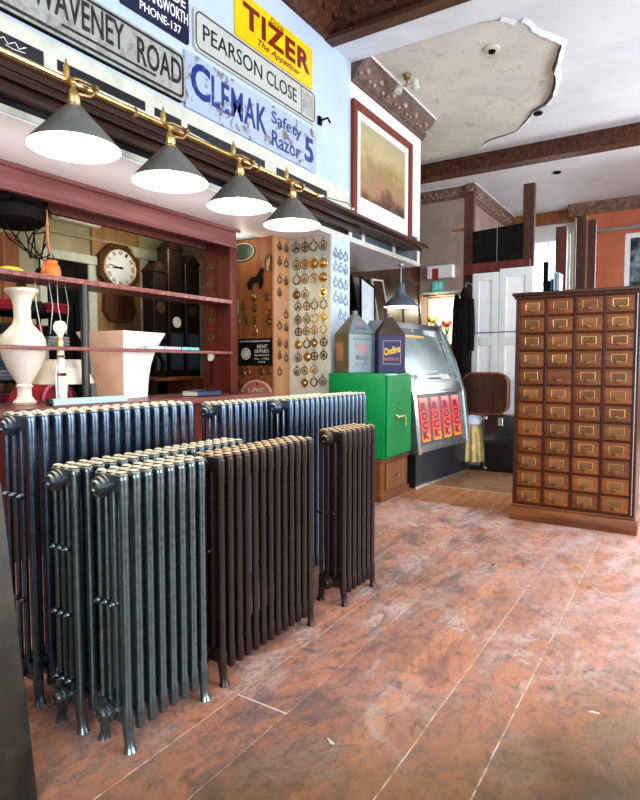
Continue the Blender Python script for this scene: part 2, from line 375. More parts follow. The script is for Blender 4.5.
def copy_tree(o, parent=None):
    c = o.copy(); COL.objects.link(c)
    if parent is not None: c.parent = parent
    for ch in list(o.children): copy_tree(ch, c)
    return c
VL = bpy.context.view_layer
def text(s, M_, w, h, mt, name='lettering', parent=None, bold=0, shear=0, depth=.0015, center=True, spacing=1.0):
    cu = bpy.data.curves.new('t', 'FONT'); cu.body = s; cu.offset = bold; cu.shear = shear; cu.extrude = .01
    cu.space_character = spacing; cu.resolution_u = 3
    ob = bpy.data.objects.new('t', cu); COL.objects.link(ob); VL.update()
    me = bpy.data.meshes.new_from_object(ob.evaluated_get(bpy.context.evaluated_depsgraph_get()))
    bpy.data.objects.remove(ob); bpy.data.curves.remove(cu)
    xs = [v.co.x for v in me.vertices]; ys = [v.co.y for v in me.vertices]
    x0, x1, y0, y1 = min(xs), max(xs), min(ys), max(ys)
    T = CV @ M_ @ Matrix.Diagonal((w/(x1-x0), h/(y1-y0), depth/.02, 1)) @ Matrix.Translation((-(x0+x1)/2 if center else -x0, -(y0+y1)/2, .01))
    if parent is not None: T = TX.get(parent.name, Matrix.Identity(4)).inverted() @ T
    me.transform(T); me.materials.clear(); me.materials.append(mt); me.name = name
    o = bpy.data.objects.new(name, me); COL.objects.link(o)
    if parent is not None: o.parent = parent
    return o
def join_text(items, name, parent):     # several words of one material group -> one lettering mesh
    first = items[0]
    bm = bmesh.new(); mats = []
    for o in items:
        mt = o.data.materials[0]
        if mt not in mats: mats.append(mt)
        k = len(bm.faces); bm.from_mesh(o.data); bm.faces.ensure_lookup_table()
        for f in bm.faces[k:]: f.material_index = mats.index(mt)
    me = bpy.data.meshes.new(name); bm.to_mesh(me); bm.free()
    for mt in mats: me.materials.append(mt)
    for o in items: bpy.data.objects.remove(o)
    o = bpy.data.objects.new(name, me); COL.objects.link(o); o.parent = parent; return o

# ------------------------------------------------------------------ setting
WX = -2.3; SOF = 2.29
b = B(); b.box((-6.6, -4, -.1), (7, 13.6, 0)); struct(b.build('floor', M['floor']))
scale_about_eye(True)
b = B(); b.box((-3.25, -2.5, SOF), (WX, 4.08, 4.1)); struct(b.build('wall_left', M['blue']))
b = B(); b.box((-3.25, 4.08, SOF), (WX, 5.5, 3.72)); struct(b.build('wall_left_far', M['white']))
b = B(); b.box((-2.83, -2.5, SOF-.006), (WX-.001, 4.08, SOF-.0005)); b.box((-2.9, 4.08, SOF-.006), (WX-.001, 5.5, SOF-.0005)); struct(b.build('trim_1', M['soffit']))
# pier with its pale board, brown niche panel
b = B(); b.box((-3.25, 3.807, ZF), (WX, 4.08, SOF-.007)); struct(b.build('wall_pier', M['blue']))
b = B(); b.box((-3.25, 3.608, ZF), (-2.71, 3.806, SOF-.007)); struct(b.build('wall_niche', M['panelwood']))
b = B(); b.box((-2.71, 3.60, ZF), (-2.689, 3.806, SOF-.007), .003); struct(b.build('trim_2', M['palewood']))
b = B(); b.box((-2.688, 3.795, .9), (WX-.004, 3.8065, SOF-.008)); struct(b.build('trim_3', M['cream']))
# alcove back wall, back room
b = B(); b.box((-3.35, 4.08, ZF), (-3.25, 7.8, 3.7)); struct(b.build('wall_alcove', M['darkwood']))
b = B(); b.box((-4.75, -2.5, ZF), (-4.6, 5.4, 2.75)); struct(b.build('wall_back_room', M['greycream']))
b = B(); b.box((-4.6, 5.2, ZF), (-3.35, 5.3, 2.75)); struct(b.build('wall_back_room_end', M['greycream']))
b = B(); b.box((-4.6, -2.6, ZF), (-2.83, -2.5, 2.75)); struct(b.build('wall_back_room_near', M['greycream']))
b = B(); b.box((-4.75, -2.5, 2.7), (-3.25, 5.4, 2.8)); struct(b.build('ceiling_back_room', M['greycream']))
# chimney breast and far walls
b = B(); b.box((-3.6, 7.8, ZF), (-2.57, 9.95, 3.7)); struct(b.build('wall_chimney', M['tan']))
wx0, wx1, wz0, wz1 = -2.28, -1.62, 1.2, 3.30
b = B(); y0, y1 = 9.9, 10.05
b.box((-2.6, y0, ZF), (wx0, y1, 3.7)); b.box((wx1, y0, ZF), (-1.3, y1, 3.7)); b.box((wx0, y0, ZF), (wx1, y1, wz0)); b.box((wx0, y0, wz1), (wx1, y1, 3.7))
struct(b.build('wall_far', M['white']))
b = B(); y0, y1 = 9.6, 9.75; qx0, qx1, qz0, qz1 = -.83, .25, 1.3, 3.2
b.box((-1.45, y0, ZF), (qx0, y1, 3.7)); b.box((qx1, y0, ZF), (4.5, y1, 3.7)); b.box((qx0, y0, ZF), (qx1, y1, qz0)); b.box((qx0, y0, qz1), (qx1, y1, 3.7))
b.box((-1.45, 9.75, ZF), (-1.35, 9.9, 3.7)); struct(b.build('wall_orange', M['orange']))
# windows
def window(name, x0, x1, y, z0, z1, fw, fm, pm, bars_x=1, bars_z=2):
    r = thing(name, None, None, ((x0+x1)/2, y, z0)); struct(r)
    b = B()
    for a in ((x0, z0, x0+fw, z1), (x1-fw, z0, x1, z1), (x0+fw, z0, x1-fw, z0+fw), (x0+fw, z1-fw, x1-fw, z1)): b.box((a[0], y-.03, a[1]), (a[2], y+.05, a[3]), .004)
    b.build('window_frame', fm, r)
    b = B()
    for i in range(1, bars_x+1): X = x0+(x1-x0)*i/(bars_x+1); b.box((X-.012, y, z0+fw), (X+.012, y+.03, z1-fw))
    for i in range(1, bars_z+1): Z = z0+(z1-z0)*i/(bars_z+1); b.box((x0+fw, y, Z-.012), (x1-fw, y+.03, Z+.012))
    b.build('glazing_bar', fm, r)
    b = B(); b.box((x0+fw, y+.01, z0+fw), (x1-fw, y+.015, z1-fw)); b.build('window_pane', pm, r)
    return r
M['glass'] = mat('clear_glass', (1, 1, 1), (1, 1, 1), rough=.0, trans=1); M['glass'].node_tree.nodes['Principled BSDF'].inputs['IOR'].default_value = 1.02
M['dglass'] = mat('dark_window_glass', (.02, .035, .05), (.30, .38, .42), rough=.1, ns=5, lo=.45, hi=.7, detail=8)
window('window_1', wx0, wx1, 9.93, wz0, wz1, .04, M['white'], M['glass'])
window('window_2', qx0, qx1, 9.62, qz0, qz1, .07, M['whitecer'], M['dglass'], 2, 0)
# net curtain
c = B()
pts = []
for i in range(61):
    x = wx0+.02+(wx1-wx0-.04)*i/60; pts.append((x, 9.86+.02*math.sin(i*1.3)))
c._add([(x, y, z) for z in (1.3, 3.24) for x, y in pts], [(i, i+1, 62+i, 61+i) for i in range(60)])
M['net'] = mat('net_curtain', (.85, .88, .85), (.8, .84, .82), rough=.9, alpha=.55)
tag(c.build('net_curtain', M['net']), 'sheer white net curtain hanging over the far bright window', 'curtain')

# ceilings and beams
b = B(); b.box((-3.3, -3, 3.98), (5, 3.9, 4.08)); struct(b.build('ceiling_near', M['ceil']))
b = B(); b.box((-3.7, 4.09, 3.7), (5, 10.1, 3.8)); struct(b.build('ceiling', M['ceil']))
b = B(); b.box((WX, 3.8, 3.655), (5, 4.09, 4.0)); struct(b.build('ceiling_beam_casing', M['ceil']))
b = B(); b.box((-3.25, 6.68, 3.53), (5, 6.86, 3.70)); struct(b.build('trim_beam', M['cornice']))
def cornice(name, p0, p1, inward, z1, h, proj, mt, blob=0, rise=None, blobm=None, lip=None):
    """moulded cornice from p0 to p1 (xy), projecting toward inward (unit xy)"""
    p0 = Vector((*p0, 0)); p1 = Vector((*p1, 0)); L = (p1-p0).length; u = (p1-p0)/L; w = Vector((*inward, 0))
    Mx = Matrix.Identity(4)
    for i in range(3): Mx[i][0] = u[i]; Mx[i][1] = w[i]; Mx[i][2] = (0, 0, 1)[i]; Mx[i][3] = (p0[0], p0[1], z1)[i]
    prof = [(0, 0), (1, 0), (1, -.10), (.92, -.14), (.86, -.24), (.62, -.42), (.40, -.62), (.30, -.74), (.30, -.80), (.16, -.88), (.12, -1), (0, -1)]
    b = B(); b.m(mt)
    b.rings([[Vector((x, a*proj, c_*h)) for a, c_ in prof] for x in (0, L)], M_=Mx)
    if blob:
        b.m(blobm or mt); n = int(L/blob)
        for i in range(n):
            x = (i+.5)*L/n
            b.sph((x, proj*.60, -.42*h), (blob*.15, proj*.14, h*.15), 8, M_=Mx)
            for s_ in (-1, 1): b.sph((x+s_*blob*.36, proj*.44, -.66*h), (blob*.09, proj*.10, h*.08), 6, M_=Mx)
    else:
        n = int(L/(h*.4))
        for i in range(n):
            x = (i+.5)*L/n; b.sph((x, proj*.70, -.36*h), (h*.15, proj*.13, h*.10), 6, M_=Mx)
            b.sph((x+h*.2, proj*.44, -.60*h), (h*.10, proj*.13, h*.12), 6, M_=Mx)
    if lip:
        b.m(lip); b.box((0, proj-.01, -.012), (L, proj+.012, 0), M_=Mx)
    return struct(b.build(name, None))
cornice('trim_4', (WX, -2.5), (WX, 3.8), (1, 0), 3.98, .325, .26, M['cornice'])
cornice('trim_5', (5, 3.8), (WX, 3.8), (0, -1), 3.98, .31, .24, M['cornice'])
b = B(); b.box((WX, 3.70, 3.645), (5, 3.81, 3.675)); struct(b.build('trim_6', M['darkwoodx']))
cornice('trim_7', (WX, 4.09), (WX, 5.53), (1, 0), 3.70, .185, .14, M['corniceg'], blob=.22, blobm=M['rosette'], lip=M['whitecer'])
cornice('trim_8', (-3.3, 7.8), (-2.45, 7.8), (0, -1), 3.70, .15, .10, M['cornicep'], blob=.08, blobm=M['rosette'], lip=M['whitecer'])
cornice('trim_9', (-2.57, 7.68), (-2.57, 9.9), (1, 0), 3.70, .17, .12, M['cornicep'], blob=.10, blobm=M['rosette'], lip=M['whitecer'])
b = B(); b.box((-2.57, 9.78, 3.52), (-1.3, 9.9, 3.70), .01); struct(b.build('trim_10', M['midwood']))
cornice('trim_11', (-1.60, 9.6), (4.5, 9.6), (0, -1), 3.70, .16, .12, M['cornicep'])
# ornament on the cross beam: raised running leaf blobs
b = B()
for i in range(60): x = -3.1+i*.1; b.sph((x, 6.68, 3.615+.02*math.sin(i*1.7)), (.035, .006, .022), 6)
struct(b.build('trim_12', M['cornice']))
# frame rail under the orange cornice
b = B(); b.tube([(-1.2, 9.42, 3.25), (1.5, 9.42, 3.25)], .025, 8); b.box((-1.22, 9.42, 3.235), (-1.18, 9.6, 3.265)); b.box((1.4, 9.42, 3.235), (1.44, 9.6, 3.265))
tag(b.build('curtain_rail', M['steel']), 'long grey metal rail on the orange wall beneath the cornice', 'rail')

# peeling ceiling: bare plaster patch framed by a curling edge of lining paper
edge_px = [(500, 20), (516, 24), (523, 20), (533, 30), (548, 36), (562, 42), (558, 55), (555, 68), (556, 78), (553, 92), (546, 103), (533, 110), (528, 118), (517, 131), (500, 136), (490, 139), (482, 146)]
edge = [PZ(x, y, 3.7) for x, y in edge_px]
poly = [(p.x, p.y) for p in edge]+[(-2.28, 6.60), (-3.2, 6.66), (-3.2, 5.6), (-2.28, 5.56), (-2.28, 4.12), (-1.45, 4.12)]
from mathutils.geometry import tessellate_polygon
P3 = [Vector((x, y, 3.6965)) for x, y in poly]
b = B(); b._add(P3, [tuple(t_) for t_ in tessellate_polygon([P3])]); struct(b.build('ceiling_bare_patch', M['peel']))
b = B(); cx, cy = -1.7, 5.0; up_, dn_ = [], []
cur = []
for i in range(len(edge)-1):
    for k in range(4):
        q = edge[i].lerp(edge[i+1], k/4); cur.append(Vector((q.x+random.uniform(-.006, .006), q.y+random.uniform(-.006, .006), 0)))
K = len(cur); vs = []; fs = []
for i, p in enumerate(cur):
    out = (Vector((p.x-cx, p.y-cy, 0))).normalized(); t_ = i/K
    drop = .008+.05*math.exp(-((t_-.48)/.17)**2)+.012*random.random()
    drop *= .75
    vs += [p+out*.04+Vector((0, 0, 3.6995)), p+out*.016+Vector((0, 0, 3.6975-drop*.6)), p+Vector((0, 0, 3.697-drop)), p-out*.002+Vector((0, 0, 3.6975-drop*.9))]
for i in range(K-1):
    for j in range(3): fs.append((i*4+j, i*4+j+1, i*4+j+5, i*4+j+4))
b._add(vs, fs); o = b.build('ceiling_peeling_edge', M['ceil']); struct(o)
b = B(); vs = []; fs = []  # gap shadow along the torn edge, painted as a dark strip with brown stain
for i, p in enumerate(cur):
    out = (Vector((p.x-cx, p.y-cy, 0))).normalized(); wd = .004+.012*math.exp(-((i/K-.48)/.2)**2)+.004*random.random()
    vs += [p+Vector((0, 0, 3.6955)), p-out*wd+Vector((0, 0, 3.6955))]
b._add(vs, [(i*2, i*2+1, i*2+3, i*2+2) for i in range(K-1)]); struct(b.build('ceiling_crack_shade', mat('crack_stain_and_shade', (.07, .045, .03), (.20, .14, .10), rough=.8, ns=20)))
# ceiling fittings
p = PZ(492, 48, 3.7); b = B(); b.m(M['cream']); b.lathe([(.06, 0), (.06, -.012), (.03, -.018)], FZ(p.x, p.y, 3.696), 14); b.m(M['blackm']); b.lathe([(.028, -.012), (.026, -.03)], FZ(p.x, p.y, 3.696), 12)
tag(b.build('ceiling_hole_plate', None), 'small round plate with dark hole in the stained ceiling patch', 'ceiling fitting')
p = PZ(538, 112, 3.7); b = B(); b.m(M['blackm']); b.lathe([(.045, 0), (.04, -.012)], FZ(p.x, p.y, 3.69), 12)
tag(b.build('ceiling_vent_cap', None), 'small black cap beside the torn edge of the ceiling paper', 'ceiling fitting')
p = PZ(557, 172, 3.7); b = B(); b.m(M['blackm']); b.lathe([(.05, 0), (.045, -.015)], FZ(p.x, p.y, 3.699), 12)
tag(b.build('ceiling_spot', None), 'small black ceiling spot beyond the dark beam', 'ceiling fitting')
p = PZ(407, 74, 3.7)
r = thing('security_light', 'white twin headed security lamp on ceiling near framed picture', 'lamp', (p.x, p.y, 3.69))
b = B(); b.lathe([(.035, 0), (.03, -.03)], FZ(p.x, p.y, 3.69), 12); b.tube([(p.x, p.y, 3.67), (p.x, p.y, 3.62), (p.x-.02, p.y, 3.60)], .009); b.build('bracket', M['brassd'], r)
for s_ in (-1, 1):
    q = Vector((p.x+s_*.075, p.y, 3.60)); b = B(); b.tube([(p.x, p.y, 3.62), q], .008)
    b.lathe([(.02, .035), (.03, .02), (.033, -.035), (.026, -.04)], Matrix.Translation(q) @ Matrix.Rotation(R(25*s_), 4, 'X'), 12); b.build('lamp_head', M['cream'], r)

# ------------------------------------------------------------------ bar canopy : fascia, shelf, dark glass panels
r = thing('bar_canopy', 'long dark wooden canopy shelf with cream fascia above the bar', 'shelf', (WX, 1.3, SOF))
b = B(); b.box((WX, -2.5, SOF), (WX+.006, 5.5, 2.318)); b.box((WX, -2.5, 2.40), (WX+.006, 4.05, 2.655))
ys = [-.4, .35, 1.12, 1.62, 2.25, 2.85, 3.45, 4.05, 4.27, 4.86, 5.42]
for y in ys: b.box((WX, y, 2.318), (WX+.007, y+.055, 2.56))
b.build('fascia', M['cream'], r)
b = B(); sh = [(0, 0), (.225, 0), (.235, .006), (.235, .022), (.215, .03), (.215, .038), (.20, .045), (0, .045)]
b.rings([[Vector((WX+.006+a, y, 2.372+c_)) for a, c_ in sh] for y in (-2.5, 5.13)])
b.box((WX+.006, -2.5, 2.345), (WX+.10, 4.07, 2.372), .004); b.box((WX+.14, -2.5, 2.358), (WX+.18, 5.13, 2.372), .003)
b.build('shelf', M['darkwoody'], r)
for a, c_ in zip(ys[:-1], ys[1:]):
    b = B(); b.box((WX, a+.055, 2.318), (WX+.003, c_, 2.375 if a < 4 else 2.55)); b.build('glass_panel', M['blackglass'] if a < 4 else M['glassp'], r)
for y0, y1, z0, z1 in ((1.55, 2.02, 2.545, 2.588), (2.308, 2.975, 2.52, 2.582), (3.10, 3.72, 2.52, 2.578), (.6, 1.2, 2.54, 2.588), (2.08, 2.26, 2.545, 2.585)):
    b = B(); b.box((WX+.004, y0, z0), (WX+.009, y1, z1)); b.build('dark_strip', M['black'], r)
# small black name plate at the left
r = thing('name_plate', 'small black plate with white lettering propped on canopy shelf, left end', 'sign', (WX+.01, 1.2, 2.53))
b = B(); b.prism(rect(-.30, -.03, .29, .03), .008, FX(WX+.012, 1.19, 2.555)); b.build('plate', M['black'], r)
b = B(); TN = FX(WX+.0205, 1.30, 2.548)
b.tube([(.015*i, .010+.011*math.sin(i*2.1), 0) for i in range(8)], .0022, 5, M_=TN); b.tube([(.02, -.006, 0), (.05, -.010, 0), (.10, -.004, 0)], .0018, 5, M_=TN); b.build('script_flourish', M['whitecer'], r)

# brass rail with fittings
r = thing('brass_rail', 'polished brass rail running along edge of the canopy shelf', 'rail', (-2.05, 1.3, 2.44))
b = B(); b.tube([(-2.052, -1.5, 2.392), (-2.052, 3.25, 2.392)], .011, 10); b.build('tube', M['brass'], r)
for y in (-.2, .9, 1.75, 2.6, 3.2):
    b = B(); b.ring((0, 0, 0), .014, .004, frame_m((-2.052, y, 2.392), (1, 0, 0), (0, 0, 1)), 12, 6); b.box((-2.066, y-.01, 2.372), (-2.04, y+.01, 2.384)); b.build('rail_bracket', M['brassd'], r)
# lamps over the bar
def bar_lamp(y, label):
    X = -2.02; r = thing('bar_lamp', label, 'lamp', (X, y, 2.13), 0, 'conical grey lamps over the bar')
    T = FZ(X, y, 0)
    b = B(); b.lathe([(.173, 2.130), (.170, 2.136), (.036, 2.283), (.026, 2.287)], T, 40, cap=False); b.build('lamp_shade', M['shade'], r)
    b = B(); b.lathe([(.1705, 2.1305), (.163, 2.140), (.032, 2.277), (.0, 2.278)], T, 40, cap=False); b.build('shade_lining', M['lining'], r)
    b = B(); b.lathe([(.0, 2.170), (.024, 2.176), (.031, 2.196), (.024, 2.22), (.014, 2.245), (.014, 2.262)], T, 16); b.build('light_bulb', M['bulb'], r)
    b = B(); b.lathe([(.028, 2.282), (.028, 2.292), (.023, 2.297), (.026, 2.303), (.026, 2.325), (.022, 2.33), (.018, 2.345), (.010, 2.352), (.008, 2.36)], T, 16)
    b.tube([(X, y, 2.35), (X, y, 2.378), (X-.01, y, 2.39), (-2.052, y, 2.394)], .008, 8); b.sph((X, y, 2.378), .012, 10); b.lathe([(.014, 2.392), (.010, 2.41), (.013, 2.42), (.012, 2.45), (.005, 2.46), (.004, 2.475), (0, 2.478)], FZ(-2.06, y, 0), 10)
    b.build('lamp_holder', M['brass'], r)
    b = B(); b.tube([(X+.012, y+.0, 2.335), (X+.022, y+.055, 2.34), (X+.02, y+.085, 2.37), (X-.005, y+.09, 2.40), (-2.06, y+.06, 2.42), (-2.09, y+.02, 2.42)], .008, 8); b.sph((X+.02, y+.088, 2.385), .013, 8)
    b.build('swan_arm', M['brassd'], r)
    b = B(); b.tube([(-2.08, y+.03, 2.415), (-2.09, y+.2, 2.43), (-2.085, y+.35, 2.418), (-2.1, y+.42, 2.419)], .003, 6); b.build('flex', M['whitecer'], r)
    light('POINT', 'lamp_bulb_light', (X, y, 2.145), 4.5, (1, .86, .62), .03)
for y, l in ((1.43, 'conical grey bar lamp nearest the camera, leftmost of the four'), (1.92, 'conical grey bar lamp below the white street sign end, second from left'),
             (2.405, 'conical grey bar lamp hanging under the blue lettered sign, third from left'), (2.885, 'conical grey bar lamp above the horse brass board, rightmost of the four')): bar_lamp(y, l)
b = B(); b.tube([(-2.052, 3.28, 2.40), (-2.05, 3.40, 2.41), (-2.02, 3.55, 2.415), (-2.04, 3.66, 2.40)], .004, 6); b.sph((-2.052, 3.27, 2.40), .015, 8); b.sph((-2.04, 3.66, 2.40), .012, 8)
tag(b.build('hook', M['silver']), 'thin silver hook on the canopy shelf edge beside picture', 'hook')

# ------------------------------------------------------------------ enamel signs on the wall
def enamel(name, base, chip, lo=.56, hi=.60, ns=9):
    m, t, bb = nt(name); v = coords(t)
    f = noise(t, v, ns, 8, .7, .6); g = noise(t, v, 3, 3)
    c = mixc(t, ramp(t, f, [(lo, (0, 0, 0)), (hi, (1, 1, 1))]).outputs['Color'], mixc(t, g, base, tuple(x*.75 for x in base)), chip)
    t.links.new(c, bb.inputs['Base Color']); bb.inputs['Roughness'].default_value = .3; return m
M['signwhite'] = enamel('worn_white_enamel', (.40, .41, .38), (.19, .18, .165), .48, .66, 14)
M['signpear'] = enamel('white_enamel', (.52, .54, .52), (.36, .37, .35), .60, .75)
M['signclem'] = enamel('chipped_pale_enamel', (.40, .49, .62), (.16, .12, .10), .56, .61, 8)
M['signblk'] = mat('black_letters', (.015, .015, .018), (.05, .05, .05), rough=.35, ns=20, lo=.5, hi=.75)
M['signblue'] = enamel('chipped_blue_letters', (.02, .04, .22), (.35, .42, .58), .58, .68, 9)
M['navy'] = mat('navy_enamel', (.014, .016, .055), (.01, .012, .04), rough=.25)
M['tizery'] = mat('yellow_enamel', (.86, .56, .012), (.78, .46, .01), rough=.3)
M['tizerr'] = mat('red_letters', (.20, .03, .012), (.15, .02, .01), rough=.3)
def sign_plate(r, mt, x, y0, y1, z0, z1, bm_=None, bw=.008, rad=.01, d=.012, edge=None):
    w, h = y1-y0, z1-z0
    b = B(); b.m(edge or mt); b.prism(rrect(w, h, rad), d*.8, FX(x, (y0+y1)/2, (z0+z1)/2)); b.m(mt); b.prism(rrect(w-.002, h-.002, rad), d*.2, FX(x+d*.8, (y0+y1)/2, (z0+z1)/2)); b.build('plate', None, r)
    if bm_:
        b = B(); T = FX(x+d, (y0+y1)/2, (z0+z1)/2); m_ = .012
        o_ = rrect(w-2*m_, h-2*m_, rad*1.4); i_ = rrect(w-2*m_-2*bw, h-2*m_-2*bw, rad)
        n = len(o_); b._add([(p[0], p[1], 0) for p in o_]+[(p[0], p[1], 0) for p in i_]+[(p[0], p[1], .0015) for p in o_]+[(p[0], p[1], .0015) for p in i_],
            [(i+2*n, (i+1) % n+2*n, (i+1) % n+3*n, i+3*n) for i in range(n)]+[(i, (i+1) % n, (i+1) % n+2*n, i+2*n) for i in range(n)], T)
        b.build('border', bm_, r)
# WAVENEY ROAD
y0, y1, z0, z1 = 1.12, 2.272, 2.672, 2.912
r = thing('street_sign', 'worn white street sign reading WAVENEY ROAD in a black frame', 'sign', (WX, 1.7, z0), 0, 'old signs on the blue wall')
sign_plate(r, M['signwhite'], WX, y0, y1, z0, z1, M['signblk'], .013, .02, .03, M['blackm'])
text('WAVENEY', FX(WX+.0305, 1.655, 2.818), .455, .125, M['signblk'], parent=r, bold=.012)
text('ROAD', FX(WX+.0305, 2.10, 2.805), .285, .125, M['signblk'], parent=r, bold=.012)
b = B(); b.box((WX+.03, 1.56, 2.722), (WX+.033, 2.07, 2.732)); b.build('underline', M['signblk'], r)
# navy sign
r = thing('enamel_sign', 'navy enamel sign with white capitals reading TRADE RICKMANSWORTH PHONE', 'sign', (WX, 2.1, 2.95), 0, 'old signs on the blue wall')
y0, y1, z0, z1 = 1.88, 2.325, 2.99, 3.30
sign_plate(r, M['navy'], WX, y0, y1, z0, z1, None, d=.01, rad=.015)
text('TRADE', FX(WX+.0105, 2.18, 3.192), .24, .055, M['whitecer'], parent=r, bold=.015)
text('RICKMANSWORTH', FX(WX+.0105, 2.115, 3.115), .40, .062, M['whitecer'], parent=r, bold=.01)
text('PHONE-137', FX(WX+.0105, 2.13, 3.037), .27, .042, M['whitecer'], parent=r, bold=.01)
# PEARSON CLOSE
y0, y1, z0, z1 = 2.357, 3.56, 2.99, 3.215
r = thing('street_sign', 'white street sign reading PEARSON CLOSE with thin black border', 'sign', (WX, 2.9, z0), 0, 'old signs on the blue wall')
sign_plate(r, M['signpear'], WX, y0, y1, z0, z1, M['signblk'], .008, .03, .014)
text('PEARSON', FX(WX+.0145, 2.685, 3.105), .52, .088, M['signblk'], parent=r, bold=.002)
text('CLOSE', FX(WX+.0145, 3.155, 3.105), .33, .088, M['signblk'], parent=r, bold=.002)
b = B(); b.box((WX+.014, 3.372, 3.01), (WX+.0158, 3.377, 3.195)); b.build('divider', M['signblk'], r)
b = B(); b.prism(rect(-.07, -.075, .07, .075), .001, FX(WX+.0141, 3.46, 3.103)); b.build('worn_patch', M['signwhite'], r)
# TIZER
y0, y1, z0, z1 = 2.70, 3.525, 3.225, 3.50
r = thing('enamel_sign', 'yellow enamel sign reading TIZER in dark red letters', 'sign', (WX, 3.1, z0), 0, 'old signs on the blue wall')
sign_plate(r, M['tizery'], WX, y0, y1, z0, z1, None, d=.01, rad=.004)
text('Drink', FX(WX+.0105, 3.11, 3.470), .15, .035, M['tizerr'], parent=r, shear=.3)
text('TIZER', FX(WX+.0105, 3.13, 3.38), .72, .14, M['tizerr'], parent=r, bold=.035, spacing=1.12)
text('The Appetizer', FX(WX+.0105, 3.14, 3.270), .46, .052, M['tizerr'], parent=r, shear=.35, bold=.01)
# CLEMAK
y0, y1, z0, z1 = 2.288, 3.572, 2.665, 2.96
r = thing('enamel_sign', 'chipped pale blue enamel sign reading CLEMAK Safety Razor 5', 'sign', (WX, 2.9, z0), 0, 'old signs on the blue wall')
sign_plate(r, M['signclem'], WX, y0, y1, z0, z1, None, d=.012, rad=.004)
text('C', FX(WX+.0125, 2.405, 2.835), .15, .19, M['signblue'], parent=r, bold=.025)
text('LEMAK', FX(WX+.0125, 2.74, 2.825), .50, .165, M['signblue'], parent=r, bold=.018, spacing=1.08)
text('Safety', FX(WX+.0125, 3.21, 2.868), .34, .10, M['signblue'], parent=r, bold=.01)
text('Razor', FX(WX+.0125, 3.205, 2.748), .32, .10, M['signblue'], parent=r, bold=.01)
text('5', FX(WX+.0125, 3.475, 2.80), .11, .17, M['signblue'], parent=r, bold=.03)
# little bracket on the wall by the signs
b = B(); b.box((WX, 3.60, 3.02), (WX+.02, 3.64, 3.08), .004); b.tube([(WX+.02, 3.62, 3.05), (WX+.07, 3.63, 3.06), (WX+.08, 3.65, 3.03)], .008)
tag(b.build('wall_bracket', M['blackm']), 'small black bracket on the blue wall right of the street sign', 'bracket')

# ------------------------------------------------------------------ framed picture (plain painterly stand-in)
r = thing('framed_picture', 'large framed print in brown wooden frame with cream mount on white wall', 'picture', (WX, 4.68, 2.5))
py0, py1, pz0, pz1 = 4.085, 5.235, 2.42, 3.385
b = B(); fw = .062
for a in ((py0, pz0, py0+fw, pz1), (py1-fw, pz0, py1, pz1), (py0+fw, pz0, py1-fw, pz0+fw), (py0+fw, pz1-fw, py1-fw, pz1)): b.box((WX+.001, a[0], a[1]), (WX+.035, a[2], a[3]), .006)
b.build('picture_frame', wood('frame_wood', (.22, .055, .03), (.12, .03, .02), 'Z', .35), r)
b = B(); b.box((WX+.001, py0+fw-.005, pz0+fw-.005), (WX+.014, py1-fw+.005, pz1-fw+.005)); b.build('mount', M['whitecer'], r)
m, t, bb = nt('ochre_print'); v = coords(t, (1, 1, 1), 'Generated')
sp = N(t, 'ShaderNodeSeparateXYZ'); t.links.new(v, sp.inputs[0])
f = noise(t, v, 3.2, 6, .62, .5); g = math_(t, 'ADD', math_(t, 'MULTIPLY', sp.outputs['Z'], .55), math_(t, 'MULTIPLY', f, .75))
c_ = ramp(t, g, [(.30, (.05, .04, .035)), (.42, (.16, .09, .05)), (.52, (.36, .21, .13)), (.62, (.30, .22, .11)), (.80, (.44, .36, .20)), (.95, (.36, .33, .20))]).outputs['Color']
t.links.new(c_, bb.inputs['Base Color']); bb.inputs['Roughness'].default_value = .25
b = B(); b.m(m); b.box((WX+.012, 4.225, 2.66), (WX+.0155, 5.095, 3.265))
b.build('print', None, r)

# ------------------------------------------------------------------ mahogany bar back and counter
BBC = r = thing('back_bar_cabinet', 'reddish mahogany bar back frame with open shelves and deep end panel', 'bar shelving', (-2.9, 1.5, 1.09))
b = B(); b.box((-2.86, -1.2, 2.155), (-2.83, 3.33, 2.283), .003); b.box((-2.86, -1.2, 2.262), (-2.80, 3.35, 2.283), .006); b.box((-2.86, -1.2, 2.150), (-2.815, 3.33, 2.165), .004); b.build('top_rail', M['mahog'], r)
b = B(); b.box((-3.12, 3.275, 1.091), (-2.86, 3.325, 2.28), .002); b.box((-2.862, 3.255, 1.091), (-2.826, 3.33, 2.155), .004)
for z in (1.40, 1.77): b.box((-3.1, 3.26, z-.025), (-2.86, 3.276, z-.008))
b.build('side_panel', M['mahogz'], r)
b = B(); b.box((-3.06, -1.2, 1.742), (-2.815, 3.262, 1.758), .002)
for i in range(60): b.box((-2.817, -1.0+i*.071, 1.741), (-2.811, -.96+i*.071, 1.768), .001)
b.box((-2.82, -1.2, 1.758), (-2.812, 3.262, 1.768)); b.build('shelf', M['mahog'], r)
b = B(); b.box((-2.85, -1.2, 1.378), (-2.815, 3.262, 1.398), .003); b.build('shelf', M['mahog'], r)
py = PX(86, 340, -2.83).y; b = B(); b.cyl((-2.84, py, 1.091), (-2.84, py, 1.742), .022, n=14); b.lathe([(.032, 0), (.032, .012), (.022, .03)], FZ(-2.84, py, 1.0905), 14); b.build('post', M['black'], r)
b = B(); b.box((-3.12, -1.2, 2.283-.12), (-3.08, 3.3, 2.283)); b.build('back_rail', M['mahog'], r)
